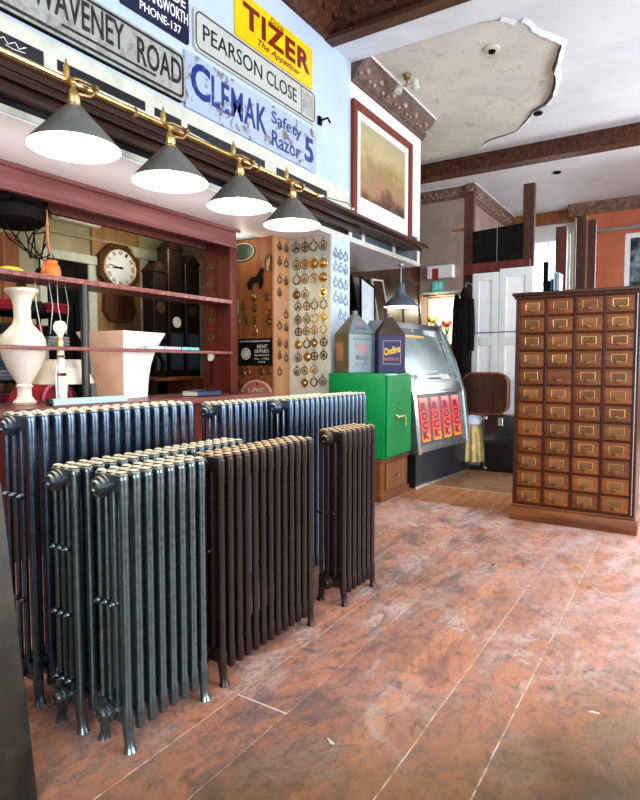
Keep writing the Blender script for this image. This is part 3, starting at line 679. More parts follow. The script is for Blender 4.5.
# counter
r = thing('bar_counter', 'dark mahogany bar counter running behind the tall radiators', 'counter', (-2.9, 1.5, ZF))
b = B(); b.box((-3.22, -1.4, 1.05), (-2.66, 3.56, 1.09), .008); b.build('worktop', M['mahog'], r)
b = B(); b.box((-3.18, -1.4, ZF), (-2.78, 3.54, 1.05)); 
for i in range(8): b.box((-2.782, -1.3+i*.6, .42), (-2.765, -.78+i*.6, .98), .01)
b.build('front_panel', M['mahogz'], r)

# ------------------------------------------------------------------ things on the counter and shelves
def at(px, py, X): return PX(px, py, X)
ZC = 1.091
p = at(25, 404, -2.97)
r = thing('alabaster_vase', 'tall cream alabaster urn lamp with long neck on the bar counter', 'vase', (-2.97, p.y, ZC))
prof = [(.055, 0), (.062, .012), (.045, .03), (.036, .045), (.036, .085), (.045, .095), (.035, .105), (.055, .14), (.085, .19), (.108, .25), (.116, .30), (.112, .335), (.10, .36), (.075, .385), (.052, .41), (.043, .44), (.043, .50), (.052, .54), (.072, .565), (.086, .575), (.082, .59), (.05, .592)]
b = B(); b.lathe([(a*.97, c_*1.03) for a, c_ in prof], FZ(-2.97, p.y, ZC), 32); b.build('body', M['alabaster'], r, sharp=60)
b = B(); b.lathe([(.02, .60), (.018, .62), (.028, .628), (.012, .645)], FZ(-2.97, p.y, ZC), 12); b.build('lamp_fitting', M['brassd'], r)
p = at(62, 402, -2.90)
r = thing('onyx_table_lamp', 'slim onyx and brass table lamp with bare round bulb on the counter', 'lamp', (-2.90, p.y, ZC))
T = FZ(-2.90, p.y, ZC)
b = B(); b.lathe([(.052, 0), (.052, .012), (.03, .022), (.028, .035), (.034, .11), (.024, .15)], T, 20); b.lathe([(.022, .165), (.022, .23), (.018, .25)], T, 16); b.lathe([(.02, .262), (.017, .31)], T, 16); b.build('stem', M['alabaster'], r)
b = B(); b.lathe([(.026, .15), (.03, .158), (.024, .166)], T, 16); b.build('brass_collar', M['brass'], r); b = B(); b.lathe([(.02, .25), (.024, .256), (.018, .263)], T, 16); b.build('brass_collar', M['brass'], r); b = B(); b.lathe([(.018, .31), (.02, .335), (.014, .36)], T, 16); b.build('brass_collar', M['brass'], r)
b = B(); b.lathe([(.012, .355), (.018, .375), (.034, .40), (.036, .42), (.025, .445), (.0, .452)], T, 18); b.build('light_bulb', M['whitecer'], r)
b = B(); b.tube([(-2.88, p.y-.02, ZC+.01), (-2.87, p.y-.05, ZC+.02), (-2.88, p.y-.045, ZC+.15), (-2.89, p.y-.03, ZC+.21)], .004, 6); b.build('flex', M['whitecer'], r)
p = at(62, 375, -3.05)
r = thing('lamp_shade_stack', 'wide cream lampshade lying behind the onyx lamp', 'lampshade', (-3.05, p.y, 1.116))
b = B(); b.lathe([(.17, .10), (.175, .105), (.12, .235), (.118, .24)], FZ(-3.05, p.y, ZC), 28, cap=False); b.build('shade_cloth', M['alabaster'], r)
b = B(); b.lathe([(.06, 0), (.06, .015), (.02, .03), (.02, .2)], FZ(-3.05, p.y, ZC), 14); b.ring((0, 0, .2), .118, .003, FZ(-3.05, p.y, ZC+.035), 20, 5); b.cyl((-3.168, p.y, ZC+.235), (-2.932, p.y, ZC+.235), .003, n=6); b.build('shade_stand', M['brassd'], r)
# big flared square planter
p = at(118, 398, -2.86)
r = thing('flared_planter', 'large white square flared ceramic planter on the bar counter', 'planter', (-2.98, p.y, ZC))
def sqr(prof, T, mats):
    b = B()
    for k in range(4):
        Rk = Matrix.Rotation(R(90*k), 4, 'Z'); b.m(mats[k])
        for (a, z), (a2, z2) in zip(prof[:-1], prof[1:]): b._add([(-a, -a, z), (a, -a, z), (a2, -a2, z2), (-a2, -a2, z2)], [(0, 1, 2, 3)], T @ Rk)
    return b
prof = [(.105, 0), (.107, .04), (.112, .12), (.122, .20), (.138, .27), (.160, .335), (.182, .385), (.186, .40), (.175, .40), (.15, .33), (.11, .2), (.1, .05), (0.001, .045)]
T = FZ(-3.07, at(118, 398, -2.93).y+.15, ZC) @ Matrix.Rotation(R(8), 4, 'Z')
prof = [(a*1.03, z*1.04) for a, z in prof]
b = sqr(prof, T, [M['pinkcer'], M['whitecer'], M['whitecer'], M['whitecer']]); bmesh.ops.remove_doubles(b.bm, verts=b.bm.verts[:], dist=1e-5); b.build('planter_body', None, r)
# pale blue tube/box, dark end
p0, p1 = at(54, 405, -2.70), at(128, 400, -2.70)
r = thing('cardboard_tube', 'pale blue long cardboard carton lying at the counter edge', 'carton', (-2.70, p0.y, ZC))
b = B(); b.box((-2.745, p0.y, ZC+.001), (-2.70, p1.y, ZC+.036), .004); b.build('carton', M['paleblue'], r)
b = B(); b.cyl((-2.722, p0.y-.02, ZC+.019), (-2.722, p0.y+.001, ZC+.019), .018, n=14); b.build('end_cap', M['black'], r)
# blue packs on the lower rail
for k, (a, c_, mt_, l) in enumerate(((146, 163, 'paleblue', 'pale blue printed pack on lower bar shelf, left of three'), (164, 180, 'pinkp', 'pinkish grey pack on lower bar shelf, middle of three'), (181, 198, 'cyan', 'bright cyan pack on lower bar shelf, right of three'))):
    if mt_ not in M: M[mt_] = mat(mt_, *{'pinkp': ((.55, .50, .56), (.4, .4, .5)), 'cyan': ((.10, .42, .62), (.3, .6, .7))}[mt_], rough=.4, ns=40)
    q0, q1 = at(a, 347, -2.83), at(c_, 347, -2.83); b = B(); b.box((-2.85, q0.y, 1.399), (-2.818, q1.y, 1.418), .002); tag(b.build('card_pack', M[mt_]), l, 'pack', 'packs on the lower bar shelf')
# dark blue book
q0, q1 = at(196, 395, -2.72), at(219, 393, -2.72); r = thing('closed_book', 'dark blue hardback book lying at right end of counter', 'book', (-2.72, q0.y, ZC))
b = B(); b.box((-2.85, q0.y, ZC), (-2.70, q1.y, ZC+.005)); b.box((-2.85, q0.y, ZC+.035), (-2.70, q1.y, ZC+.04)); b.box((-2.705, q0.y, ZC), (-2.70, q1.y, ZC+.04)); b.build('cover', mat('navy_cloth', (.05, .08, .16), (.03, .05, .1), rough=.6), r)
b = B(); b.box((-2.845, q0.y+.004, ZC+.005), (-2.706, q1.y-.004, ZC+.035)); b.build('pages', M['paper'], r)
# little pocket clock hanging on the side panel
T = FY(-3.03, 3.262, 1.36)
r = thing('hanging_pocket_watch', 'small round watch with leather strap hanging on mahogany end panel', 'watch', (-3.03, 3.26, 1.36))
b = B(); b.ring((0, 0, 0), .034, .006, T, 20, 8); b.build('case', M['silver'], r)
b = B(); b.prism(circ(0, 0, .033), .004, T); b.build('dial', M['whitecer'], r)
b = B(); b.box((-.016, -.19, 0), (-.003, -.04, .004), M_=T); b.box((.004, -.21, 0), (.017, -.04, .004), M_=T); b.build('strap', M['darkwood'], r)
for k in range(4):
    z = (2.02, 1.90, 1.64, 1.50)[k]; b = B(); T = FY(-3.035, 3.268, z); b.ring((0, 0, 0), .028, .005, T, 14, 6); b.ring((0, .034, 0), .007, .003, T, 10, 5); b.prism(star(0, 0, .024, 4+k % 3), .003, T)
    tag(b.build('horse_brass', M['antique']), ['dull brass medallion at top of mahogany end panel, above the watch', 'dull brass medallion on mahogany end panel, second from top', 'dull brass medallion on mahogany end panel, below the upper shelf', 'dull brass medallion on mahogany end panel, just above the watch'][k], 'horse brass', 'medallions on the mahogany end panel')
# upper shelf: orange bell jar, yellow block, hanging dark lantern with flex
ZU = 1.758
p = at(51, 270, -2.93)
r = thing('orange_jar', 'orange earthenware jar with wire loop handle on upper bar shelf', 'jar', (-2.93, p.y, ZU))
T = FZ(-2.93, p.y, ZU+.001)
b = B(); b.lathe([(.046, 0), (.050, .01), (.050, .045), (.044, .075), (.034, .085), (.034, .10), (.038, .103), (.034, .106), (.01, .108)], T, 24); b.build('body', M['terracotta'], r)
b = B(); b.ring((0, .125, 0), .018, .003, frame_m((-2.93, p.y, ZU+.0), (0, 1, 0), (0, 0, 1)), 16, 6); b.build('wire_loop', M['blackm'], r)
b = B(); b.tube([(-2.93, p.y, ZU+.14), (-2.92, p.y-.02, ZU+.19), (-2.90, p.y-.035, ZU+.27), (-2.90, p.y-.04, ZU+.36)], .009, 8); tag(b.build('orange_strap', mat('tan_leather', (.5, .25, .1), (.35, .17, .07), rough=.6)), 'tan leather strap hanging above the orange jar', 'strap')
p = at(10, 268, -2.88); b = B(); b.box((-2.93, p.y-.05, ZU+.001), (-2.86, p.y+.06, ZU+.028), .006); b.box((-2.92, p.y-.02, ZU+.028), (-2.87, p.y+.04, ZU+.034), .002)
tag(b.build('yellow_tin', M['yellow']), 'flat yellow tin on upper bar shelf at far left', 'tin')
p = at(14, 200, -3.0)
r = thing('hanging_black_lantern', 'bulky black lantern shade hanging with tangled cables at top left', 'lantern', (-3.0, p.y, 2.0))
T = FZ(-3.0, p.y, 2.0)
b = B(); b.lathe([(.10, .02), (.155, .05), (.16, .11), (.13, .14), (.14, .16), (.09, .21), (.03, .235), (.02, .29)], T, 14); b.sph((-2.99, p.y+.13, 2.17), (.05, .05, .045), 8); b.box((-3.01, p.y+.10, 2.12), (-2.97, p.y+.19, 2.15), .006); b.sph((-2.96, p.y-.09, 2.15), (.07, .08, .06), 8); b.sph((-2.95, p.y+.03, 2.19), (.08, .06, .05), 8); b.build('shade', M['blackm'], r)
for k in range(5):
    a = k*1.3; b = B(); x, y = -2.98, p.y
    b.tube([(x+.05*math.cos(a), y+.10*math.sin(a), 2.03), (x+.02, y+.06*math.sin(a+1), 1.95), (x, y+.10+.04*math.cos(a*2), 1.87), (x, y+.13+.05*math.sin(a*3), 1.90+.1*(k % 2)), (x, y+.18, 2.0+.03*k)], .004, 6); b.build('cable', M['blackm'], r)
b = B(); b.sph((-2.98, p.y+.12, 1.80), .025, 10); b.cyl((-2.98, p.y+.12, 1.82), (-2.98, p.y+.12, 1.88), .005, n=6); b.build('ball_weight', M['blackm'], r)
# ------------------------------------------------------------------ back room seen through the bar back
XB = -4.6
p = PX(117, 270, XB+.02)
b = B(); b.box((XB, p.y-.27, ZF), (XB+.025, p.y+.27, 2.64), .004); struct(b.build('trim_13', wood('clock_board', (.36, .22, .10), (.24, .14, .06), 'Z', .5)))
cy_ = PX(121, 268, XB+.10).y; cz = PX(121, 268, XB+.10).z
r = thing('wall_clock', 'octagonal drop dial wall clock with white roman numeral face', 'clock', (XB+.05, cy_, cz-.4))
T = FX(XB+.026, cy_, cz)
b = B(); b.prism([(.235*math.cos(R(22.5+45*i)), .235*math.sin(R(22.5+45*i))) for i in range(8)], .06, T); b.prism([(-.15, -.2), (.15, -.2), (.17, -.40), (.10, -.5), (-.10, -.5), (-.17, -.40)], .055, T); b.prism(circ(0, -.33, .06), .062, T); b.build('clock_case', wood('clock_wood', (.14, .06, .03), (.07, .03, .015), 'Z', .35), r)
b = B(); b.ring((0, 0, .062), .178, .012, T, 32, 8); b.build('bezel', M['brassd'], r)
b = B(); b.prism(circ(0, 0, .175, 32), .004, T, .062); b.build('dial', M['whitecer'], r)
its = []
for i, s_ in enumerate(['XII', 'I', 'II', 'III', 'IV', 'V', 'VI', 'VII', 'VIII', 'IX', 'X', 'XI']):
    a = R(90-30*i); its.append(text(s_, T @ Matrix.Translation((.14*math.cos(a), .14*math.sin(a), .0665)) @ Matrix.Rotation(a-R(90), 4, 'Z'), .016+.009*len(s_), .036, M['signblk'], parent=r, bold=.01))
join_text(its, 'numerals', r)
b = B(); b.box((-.006, -.03, .068), (.006, .09, .071), M_=T @ Matrix.Rotation(R(95), 4, 'Z')); b.box((-.004, -.03, .071), (.004, .13, .073), M_=T @ Matrix.Rotation(R(82), 4, 'Z')); b.prism(circ(0, 0, .012, 12), .012, T, .066); b.build('clock_hands', M['black'], r)
M['clockcase'] = wood('near_black_wood', (.020, .010, .006), (.010, .005, .004), 'Z', .5)
# door frames and dark doorway in the back room
q0, q1, q2, q3 = PX(138, 250, XB).y, PX(146, 250, XB).y, PX(198, 250, XB).y, PX(206, 250, XB).y
b = B(); b.box((XB, q0, ZF), (XB+.03, q1, 2.42)); b.box((XB, q2, ZF), (XB+.03, q3, 2.42)); b.box((XB, q0-.1, 2.34), (XB+.05, q3, 2.44), .006); struct(b.build('trim_14', M['cream']))
b = B(); b.box((XB, q1, ZF), (XB+.012, q2, 2.34)); struct(b.build('door_1', M['blackm']))
q0, q1, q2, q3 = PX(37, 250, XB).y, PX(44, 250, XB).y, PX(86, 250, XB).y, PX(94, 250, XB).y
b = B(); b.box((XB, q0, ZF), (XB+.03, q1, 2.2)); b.box((XB, q2, ZF), (XB+.03, q3, 2.2)); b.box((XB, q0, 2.2), (XB+.05, q3, 2.28), .006); struct(b.build('trim_15', M['cream']))
b = B(); b.box((XB, q1, ZF), (XB+.012, q2, 2.2)); struct(b.build('door_2', M['blackm']))
b = B(); b.box((XB, -2.4, 2.42), (XB+.03, 5.1, 2.45), .005); struct(b.build('trim_16', M['greycream']))
y_ = PX(9, 250, -4.4).y; b = B(); b.box((-4.45, y_-.05, ZF), (-4.38, y_+.07, 2.3), .004); tag(b.build('timber_post', M['midwood']), 'reddish brown timber post in the back room, far left', 'post')
# fluorescent light on back room wall
q = PX(80, 220, -4.5); r = thing('strip_light', 'old cream strip light fitting high on the back room wall', 'light fitting', (-4.5, q.y, q.z))
b = B(); b.box((-4.58, q.y-.22, q.z-.03), (-4.52, q.y+.22, q.z+.03), .01); b.build('housing', M['cream'], r)
b = B(); b.cyl((-4.50, q.y-.20, q.z-.01), (-4.50, q.y+.20, q.z-.01), .018, n=12); b.build('tube', M['whitecer'], r)
# shelves of folded cloth at the far left, red and blue
r = thing('back_room_rack', 'open metal rack in the back room stacked with folded cloth', 'rack', (-4.1, 2.3, ZF))
b = B()
for z in (.5, .95, 1.18, 1.42, 1.66): b.box((-4.35, 1.6, z), (-3.86, 2.72, z+.015))
for y in (1.6, 2.70): b.box((-4.35, y, ZF), (-4.32, y+.02, 1.75)); b.box((-3.88, y, ZF), (-3.85, y+.02, 1.75))
b.build('rack_frame', M['blackm'], r)
cl = [((.35, .02, .04), 'dark red'), ((.08, .11, .2), 'navy'), ((.30, .33, .38), 'grey'), ((.02, .02, .03), 'black'), ((.5, .5, .52), 'pale grey'), ((.30, .05, .12), 'plum')]
CM = [mat('folded_'+n_.replace(' ', '_'), c_, tuple(x*.6 for x in c_), rough=.8, ns=14) for c_, n_ in cl]
ordn = ['bottom', 'lower middle', 'upper middle', 'top']
for zi, z in enumerate((.965, 1.195, 1.435, 1.675)):
    for k in range(5):
        y = 1.66+k*.205
        for j in range(2 if zi < 3 else 1):
            ci = (k*3+zi*2+j*5) % 6; b = B(); zz = z+.001+j*.075
            for q_ in range(3): b.box((-4.22, y+.004*q_, zz+q_*.024), (-3.87+.006*q_, y+.185-.004*q_, zz+q_*.024+.023), .009)
            tag(b.build('folded_cloth', CM[ci]), '%s folded cloth, %s rack shelf, %s pile from left, %s one' % (cl[ci][1], ordn[zi], ['first', 'second', 'third', 'fourth', 'fifth'][k], ['lower', 'upper'][j]), 'cloth', 'folded cloths on the back room rack')
# red round bag on low box
q = PX(44, 396, -3.6)
r = thing('red_bag', 'crimson round holdall behind the alabaster urn', 'bag', (-3.6, q.y, .89))
b = B(); b.sph((-3.6, q.y, 1.03), (.16, .24, .195), 16); b.build('bag_body', M['red'], r)
b = B(); b.ring((0, 0, 0), .1, .01, FX(-3.45, q.y, 1.08), 16, 6); b.build('handle', mat('pink_trim', (.7, .2, .35), (.6, .15, .3)), r)
b = B(); b.box((-3.82, q.y-.30, ZF), (-3.38, q.y+.7, .80), .01); b.box((-3.83, q.y-.31, .80), (-3.37, q.y+.71, .83), .004); tag(b.build('storage_chest', M['darkwood']), 'low dark wooden chest in back room under crimson bag', 'chest')
# small orange-brown cabinet and dark tall clock cases behind right side
q0, q1 = PX(148, 380, -3.9).y, PX(202, 380, -3.9).y
r = thing('side_table', 'orange brown wooden side table with dark shelf gap in the back room', 'table', (-3.9, (q0+q1)/2, ZF))
zt = PX(170, 377, -3.9).z
b = B(); b.box((-4.2, q0, zt-.03), (-3.8, q1, zt), .004); b.build('tabletop', M['midwood'], r)
b = B(); b.box((-4.2, q0, ZF), (-3.82, q0+.03, zt-.03)); b.build('side_panel', M['darkwood'], r)
b = B(); b.box((-4.2, q1-.16, ZF), (-3.82, q1, zt-.03)); b.build('side_panel', M['midwood'], r)
b = B(); b.box((-4.2, q0+.03, zt-.3), (-3.84, q1-.16, zt-.28)); b.build('shelf', M['midwood'], r)
b = B(); b.box((-4.15, q0+.05, zt-.279), (-3.84, q1-.25, zt-.23), .004); tag(b.build('paper_stack', M['paper']), 'stack of cream papers inside the orange brown side table', 'papers')
for k, (a, c_, top) in enumerate(((150, 163, 262), (165, 180, 240), (182, 196, 255))):
    y0_, y1_ = PX(a, 300, -4.05).y, PX(c_, 300, -4.05).y; zz = PX(a, top, -4.05).z
    r = thing('tall_clock_case', ['dark narrow clock case on side table, left of three', 'dark clock case with white dial on side table, middle of three', 'dark clock case on side table, right of three'][k], 'clock', (-4.05, (y0_+y1_)/2, zt), 0, 'clock cases in the back room')
    b = B(); b.box((-4.15, y0_, zt+.001), (-4.0, y1_, zz-.08), .006); b.prism([(-(y1_-y0_)/2-.01, 0), ((y1_-y0_)/2+.01, 0), (0, .09)], .17, frame_m((-4.16, (y0_+y1_)/2, zz-.08), (0, 1, 0), (0, 0, 1))); b.build('case', M['clockcase'], r)
    b = B(); b.prism(circ(0, 0, .05), .006, FX(-4.0, (y0_+y1_)/2, zt+.62 if k != 1 else zt+.50)); b.build('dial', M['whitecer'] if k == 1 else M['brassd'], r)
    b = B(); b.box((-4.0, y0_+.02, zt+.06), (-3.995, y1_-.02, zt+.40)); b.build('glass_door', M['glassp'], r)
b = B(); b.tube([(-3.85, q0+.10, zt+.001), (-3.85, q0+.13, zt+.12), (-3.85, q0+.08, zt+.2), (-3.85, q0+.14, zt+.3)], .018, 8); b.lathe([(.06, 0), (.05, .02), (.02, .03)], FZ(-3.85, q0+.10, zt), 14); b.sph((-3.85, q0+.14, zt+.32), .03, 8)
tag(b.build('bronze_figurine', M['blackm']), 'small black figurine standing on the orange brown side table', 'figurine')
# cup pendant hook ring and ribbons of the left: hanging cords
for k, px in enumerate((35, 49, 57, 65)):
    a = PX(px, 283, -2.95); b = B(); b.tube([(-2.95, a.y, 1.741), (-2.945, a.y+.015*(k % 2), 1.62), (-2.95, a.y+.03*((k+1) % 2), 1.47)], .0025, 5)
    b.build('cord', M['cream'], BBC)

# ------------------------------------------------------------------ horse brasses
def brass_mesh(k, mt, s_=1.0):
    b = B(); r_ = .036*s_; T = Matrix.Identity(4)
    b.ring((0, r_*1.22, 0), r_*.26, .0028, None, 10, 5)
    if k == 0: b.ring((0, 0, 0), r_*.86, .005, None, 18, 6); b.prism(star(0, 0, r_*.75, 6), .004)
    elif k == 1: b.lathe([(r_, 0), (r_*.95, .004), (r_*.7, .004), (r_*.5, .009), (.0, .014)], None, 20)
    elif k == 2: b.ring((0, 0, 0), r_*.86, .005, None, 18, 6); b.prism(rect(-r_*.15, -r_*.8, r_*.15, r_*.8), .004); b.prism(rect(-r_*.8, -r_*.15, r_*.8, r_*.15), .0045)
    elif k == 3: b.ring((0, 0, 0), r_*.9, .004, None, 18, 6); b.ring((0, -r_*.1, 0), r_*.45, .0045, None, 14, 6); b.prism(circ(0, -.1*r_, r_*.2, 10), .006)
    elif k == 4: b.ring((0, 0, 0), r_*.82, .0065, None, 16, 6, 110, 430)
    elif k == 5: b.prism([(-r_, .3*r_), (-.3*r_, r_), (.3*r_, r_), (r_, .3*r_), (.8*r_, -.4*r_), (0, -1.1*r_), (-.8*r_, -.4*r_)], .004); b.lathe([(r_*.4, .004), (r_*.2, .010), (0, .011)], None, 12)
    elif k == 6: b.ring((0, 0, 0), r_*.88, .004, None, 18, 6); b.prism([(-.6*r_, -.3*r_), (-.2*r_, .1*r_), (0, .6*r_), (.25*r_, .2*r_), (.65*r_, .1*r_), (.5*r_, -.5*r_), (0, -.2*r_), (-.4*r_, -.7*r_)], .005)
    o = b.build('horse_brass', mt, None, True); me = o.data; bpy.data.objects.remove(o); return me
BM = {}
def brass_at(k, mtk, T, label, group, s_=1.0):
    key = (k, mtk, s_)
    if key not in BM: BM[key] = brass_mesh(k, M[mtk], s_)
    o = bpy.data.objects.new('horse_brass', BM[key]); COL.objects.link(o); o.matrix_world = CV @ T
    return tag(o, label, 'horse brass', group)
KN = ['star pattern', 'solid domed', 'cross pattern', 'ringed target', 'open crescent', 'shield shaped', 'openwork animal']
RN = ['top', 'second', 'third', 'fourth', 'fifth', 'sixth', 'seventh', 'eighth', 'ninth', 'tenth', 'bottom']
CN = ['leftmost', 'second from left', 'third from left', 'rightmost']
rows = [248, 265.5, 280, 295, 307, 320, 332, 345, 358, 371.5, 384]
xsb = [296.5, 305, 314, 323]
kinds = [[6, 2, 4, 3], [3, 0, 1, 1], [4, 3, 0, 1], [1, 3, None, 1], [6, 2, 4, 4], [0, 3, 4, 5], [2, 2, 0, 4], [1, 4, 5, 2], [3, 1, 2, 0], [3, 0, 3, None], [None, 5, 4, 3]]
for i, yy in enumerate(rows):
    for j, xx in enumerate(xsb):
        k = kinds[i][j]
        if k is None: continue
        q = PY(xx+(1.5 if i in (4, 5, 6, 7) else 2 if i in (8,) else 0)*(1 if j < 2 else .3)+random.uniform(-.4, .4), yy-(j*.9), 3.794)
        mtk = 'brassd' if (i < 1 or j == 0 and i < 5) else 'brass' if k in (1, 5) or random.random() < .45 else 'brassd'
        brass_at(k, mtk, FY(q.x, 3.794, q.z), '%s horse brass on pale pier board, %s row, %s' % (KN[k], RN[i], CN[j]), 'horse brasses on the pale board', 1.12 if i < 3 else 1.0)
for i, yy in enumerate((254, 267, 283, 298, 314)):
    for j, xx in enumerate((335.5, 340.5, 345.5)):
        if i == 4 and j == 0: continue
        q = PX(xx, yy+j*1.8, WX); brass_at([3, 6, 0, 2, 4][(i+2*j) % 5], 'pewter', FX(WX+.002, q.y, q.z), 'faint silvery horse brass on blue side of pier, %s row, %s' % (RN[i], ['left', 'middle', 'right'][j]), 'silvery brasses on the blue pier face', .95)
for i, yy in enumerate((247, 262, 280, 293, 313, 326, 343, 356, 372)):
    for j, xx in enumerate((279.5, 286)):
        if (i+j) % 5 == 4: continue
        q = PX(xx, yy+j*2, -2.688); brass_at([3, 6, 4][(i+j) % 3], 'antique', FX(-2.687, q.y, q.z), 'dull bronze horse brass on tan niche return, %s row, %s column' % (RN[i], ['left', 'right'][j]), 'bronze brasses on the tan niche board', .8)
niche = [(246, 235, 4, 'brass', 'ringed', 'hung at top of brown niche'), (254, 297, 1, 'brassd', '', 'above centre of brown niche, top of its column'), (267, 297, 3, 'brassd', '', 'top right of brown niche'), (254.5, 308, 3, 'brassd', '', 'brown niche centre column, second down'), (243, 307, 6, 'antique', '', 'brown niche left, below the green card'),
         (254.5, 320, 0, 'brassd', '', 'brown niche centre column, third down'), (237, 321, 2, 'brassd', '', 'brown niche left edge, above black sign'), (246, 321, 3, 'antique', '', 'brown niche, just right of left edge'), (254.5, 331, 2, 'brass', '', 'brown niche centre, directly above black sign'), (269.5, 312, 3, 'brass', '', 'brown niche right column, second down'), (269.5, 322, 5, 'brassd', '', 'brown niche right column, lowest'),
         (241, 372, 6, 'antique', '', 'brown niche under black sign, leftmost'), (247, 372, 4, 'brassd', '', 'brown niche under black sign, second'), (261, 372, 2, 'brassd', '', 'brown niche under black sign, third'), (268.5, 371, 3, 'brassd', '', 'brown niche under black sign, rightmost'), (239, 384, 3, 'antique', '', 'brown niche bottom left beside red disc')]
for xx, yy, k, mtk, _, l in niche:
    q = PY(xx, yy, 3.606); brass_at(k, mtk, FY(q.x, 3.605, q.z), '%s horse brass, %s' % (KN[k], l), 'brasses in the brown niche', .9)
def niche_sign(name, label, x0, y0_, x1, y1_, mt, lines, tm, rad=.004, oval=False):
    a = PY(x0, y1_, 3.606); c_ = PY(x1, y0_, 3.606); cx_, cz_ = (a.x+c_.x)/2, (a.z+c_.z)/2; w, h = c_.x-a.x, c_.z-a.z
    r = thing(name, label, 'sign', (cx_, 3.606, a.z)); T = FY(cx_, 3.6078, cz_)
    b = B(); b.prism(circ(0, 0, w/2, 32, h/w) if oval else rrect(w, h, rad), .008, T); b.build('plate', mt, r)
    for s_, u, v_, tw, th in lines: text(s_, T @ Matrix.Translation((u*w, v_*h, .0085)), tw*w, th*h, tm, parent=r, bold=.01)
    return r, T, w, h
r, T, w, h = niche_sign('cast_sign', 'small black cast sign with cream lettering on brown niche', 239, 338, 272.5, 365.5, M['blackm'], [('MANUFACTURERS & MAKERS', 0, .40, .9, .07), ('KENT', .22, .2, .30, .14), ('SERIES', .2, .03, .42, .12), ('BRANCH', .2, -.12, .42, .07), ('No. 1182', .2, -.25, .42, .07), ('1924', .2, -.37, .2, .07)], M['cream'])
b = B(); b.ring((-.27*w, -.06*h, .009), .13*w, .004, T, 20, 6); b.prism(star(-.27*w, -.06*h, .14*w, 8, .6), .003, T, .008); b.build('crest', M['cream'], r)
r, T, w, h = niche_sign('oval_sign', 'dark green oval cast sign at top of the brown niche', 231, 241, 255, 263, mat('dark_green', (.035, .06, .04), (.02, .035, .025), rough=.4), [], M['cream'], oval=True)
b = B(); b.ring((0, 0, .009), .46*w, .003, T, 32, 6, sy=h/w); b.build('rim', M['cream'], r)
r, T, w, h = niche_sign('green_card', 'small green card pinned at left of brown niche', 231, 299, 238.5, 314, mat('green_card_paint', (.12, .28, .16), (.2, .34, .2), rough=.5), [], M['cream'])
r, T, w, h = niche_sign('round_plaque', 'pink and red round plaque reading 105 at foot of brown niche', 241, 380, 273, 409, mat('pink_plaque', (.55, .22, .17), (.45, .15, .12), rough=.45), [('105', 0, .10, .5, .26)], M['cream'], oval=True)
b = B(); b.ring((0, 0, .009), .46*w, .005, T, 32, 6, sy=h/w); b.build('rim', M['cream'], r)
b = B(); b.prism(star(.03*w, .36*h, .05*w), .004, T, .008); b.build('star', M['red'], r)
# upper stuffed silhouette: dark wooden plaque animal shape
q = PY(257, 280, 3.606); T = FY(q.x, 3.600, q.z); b = B()
b.prism([(-.09, -.02), (-.05, .02), (.0, .025), (.03, .06), (.05, .09), (.07, .08), (.06, .03), (.07, -.01), (.05, -.07), (.03, -.07), (.03, -.02), (-.04, -.025), (-.05, -.07), (-.08, -.07)], .008, T)
tag(b.build('horse_plaque', M['blackm']), 'dark metal horse shaped plaque in upper part of brown niche', 'plaque')
q = PX(274, 270, -2.78); b = B(); b.tube([(-2.74, 3.602, q.z+.09), (-2.74, 3.58, q.z+.05), (-2.74, 3.57, q.z-.03)], [.022, .03, .012], 10); tag(b.build('dark_bell', M['antique']), 'dark brown bell hanging on right side of the brown niche', 'bell')

scale_about_eye(False)
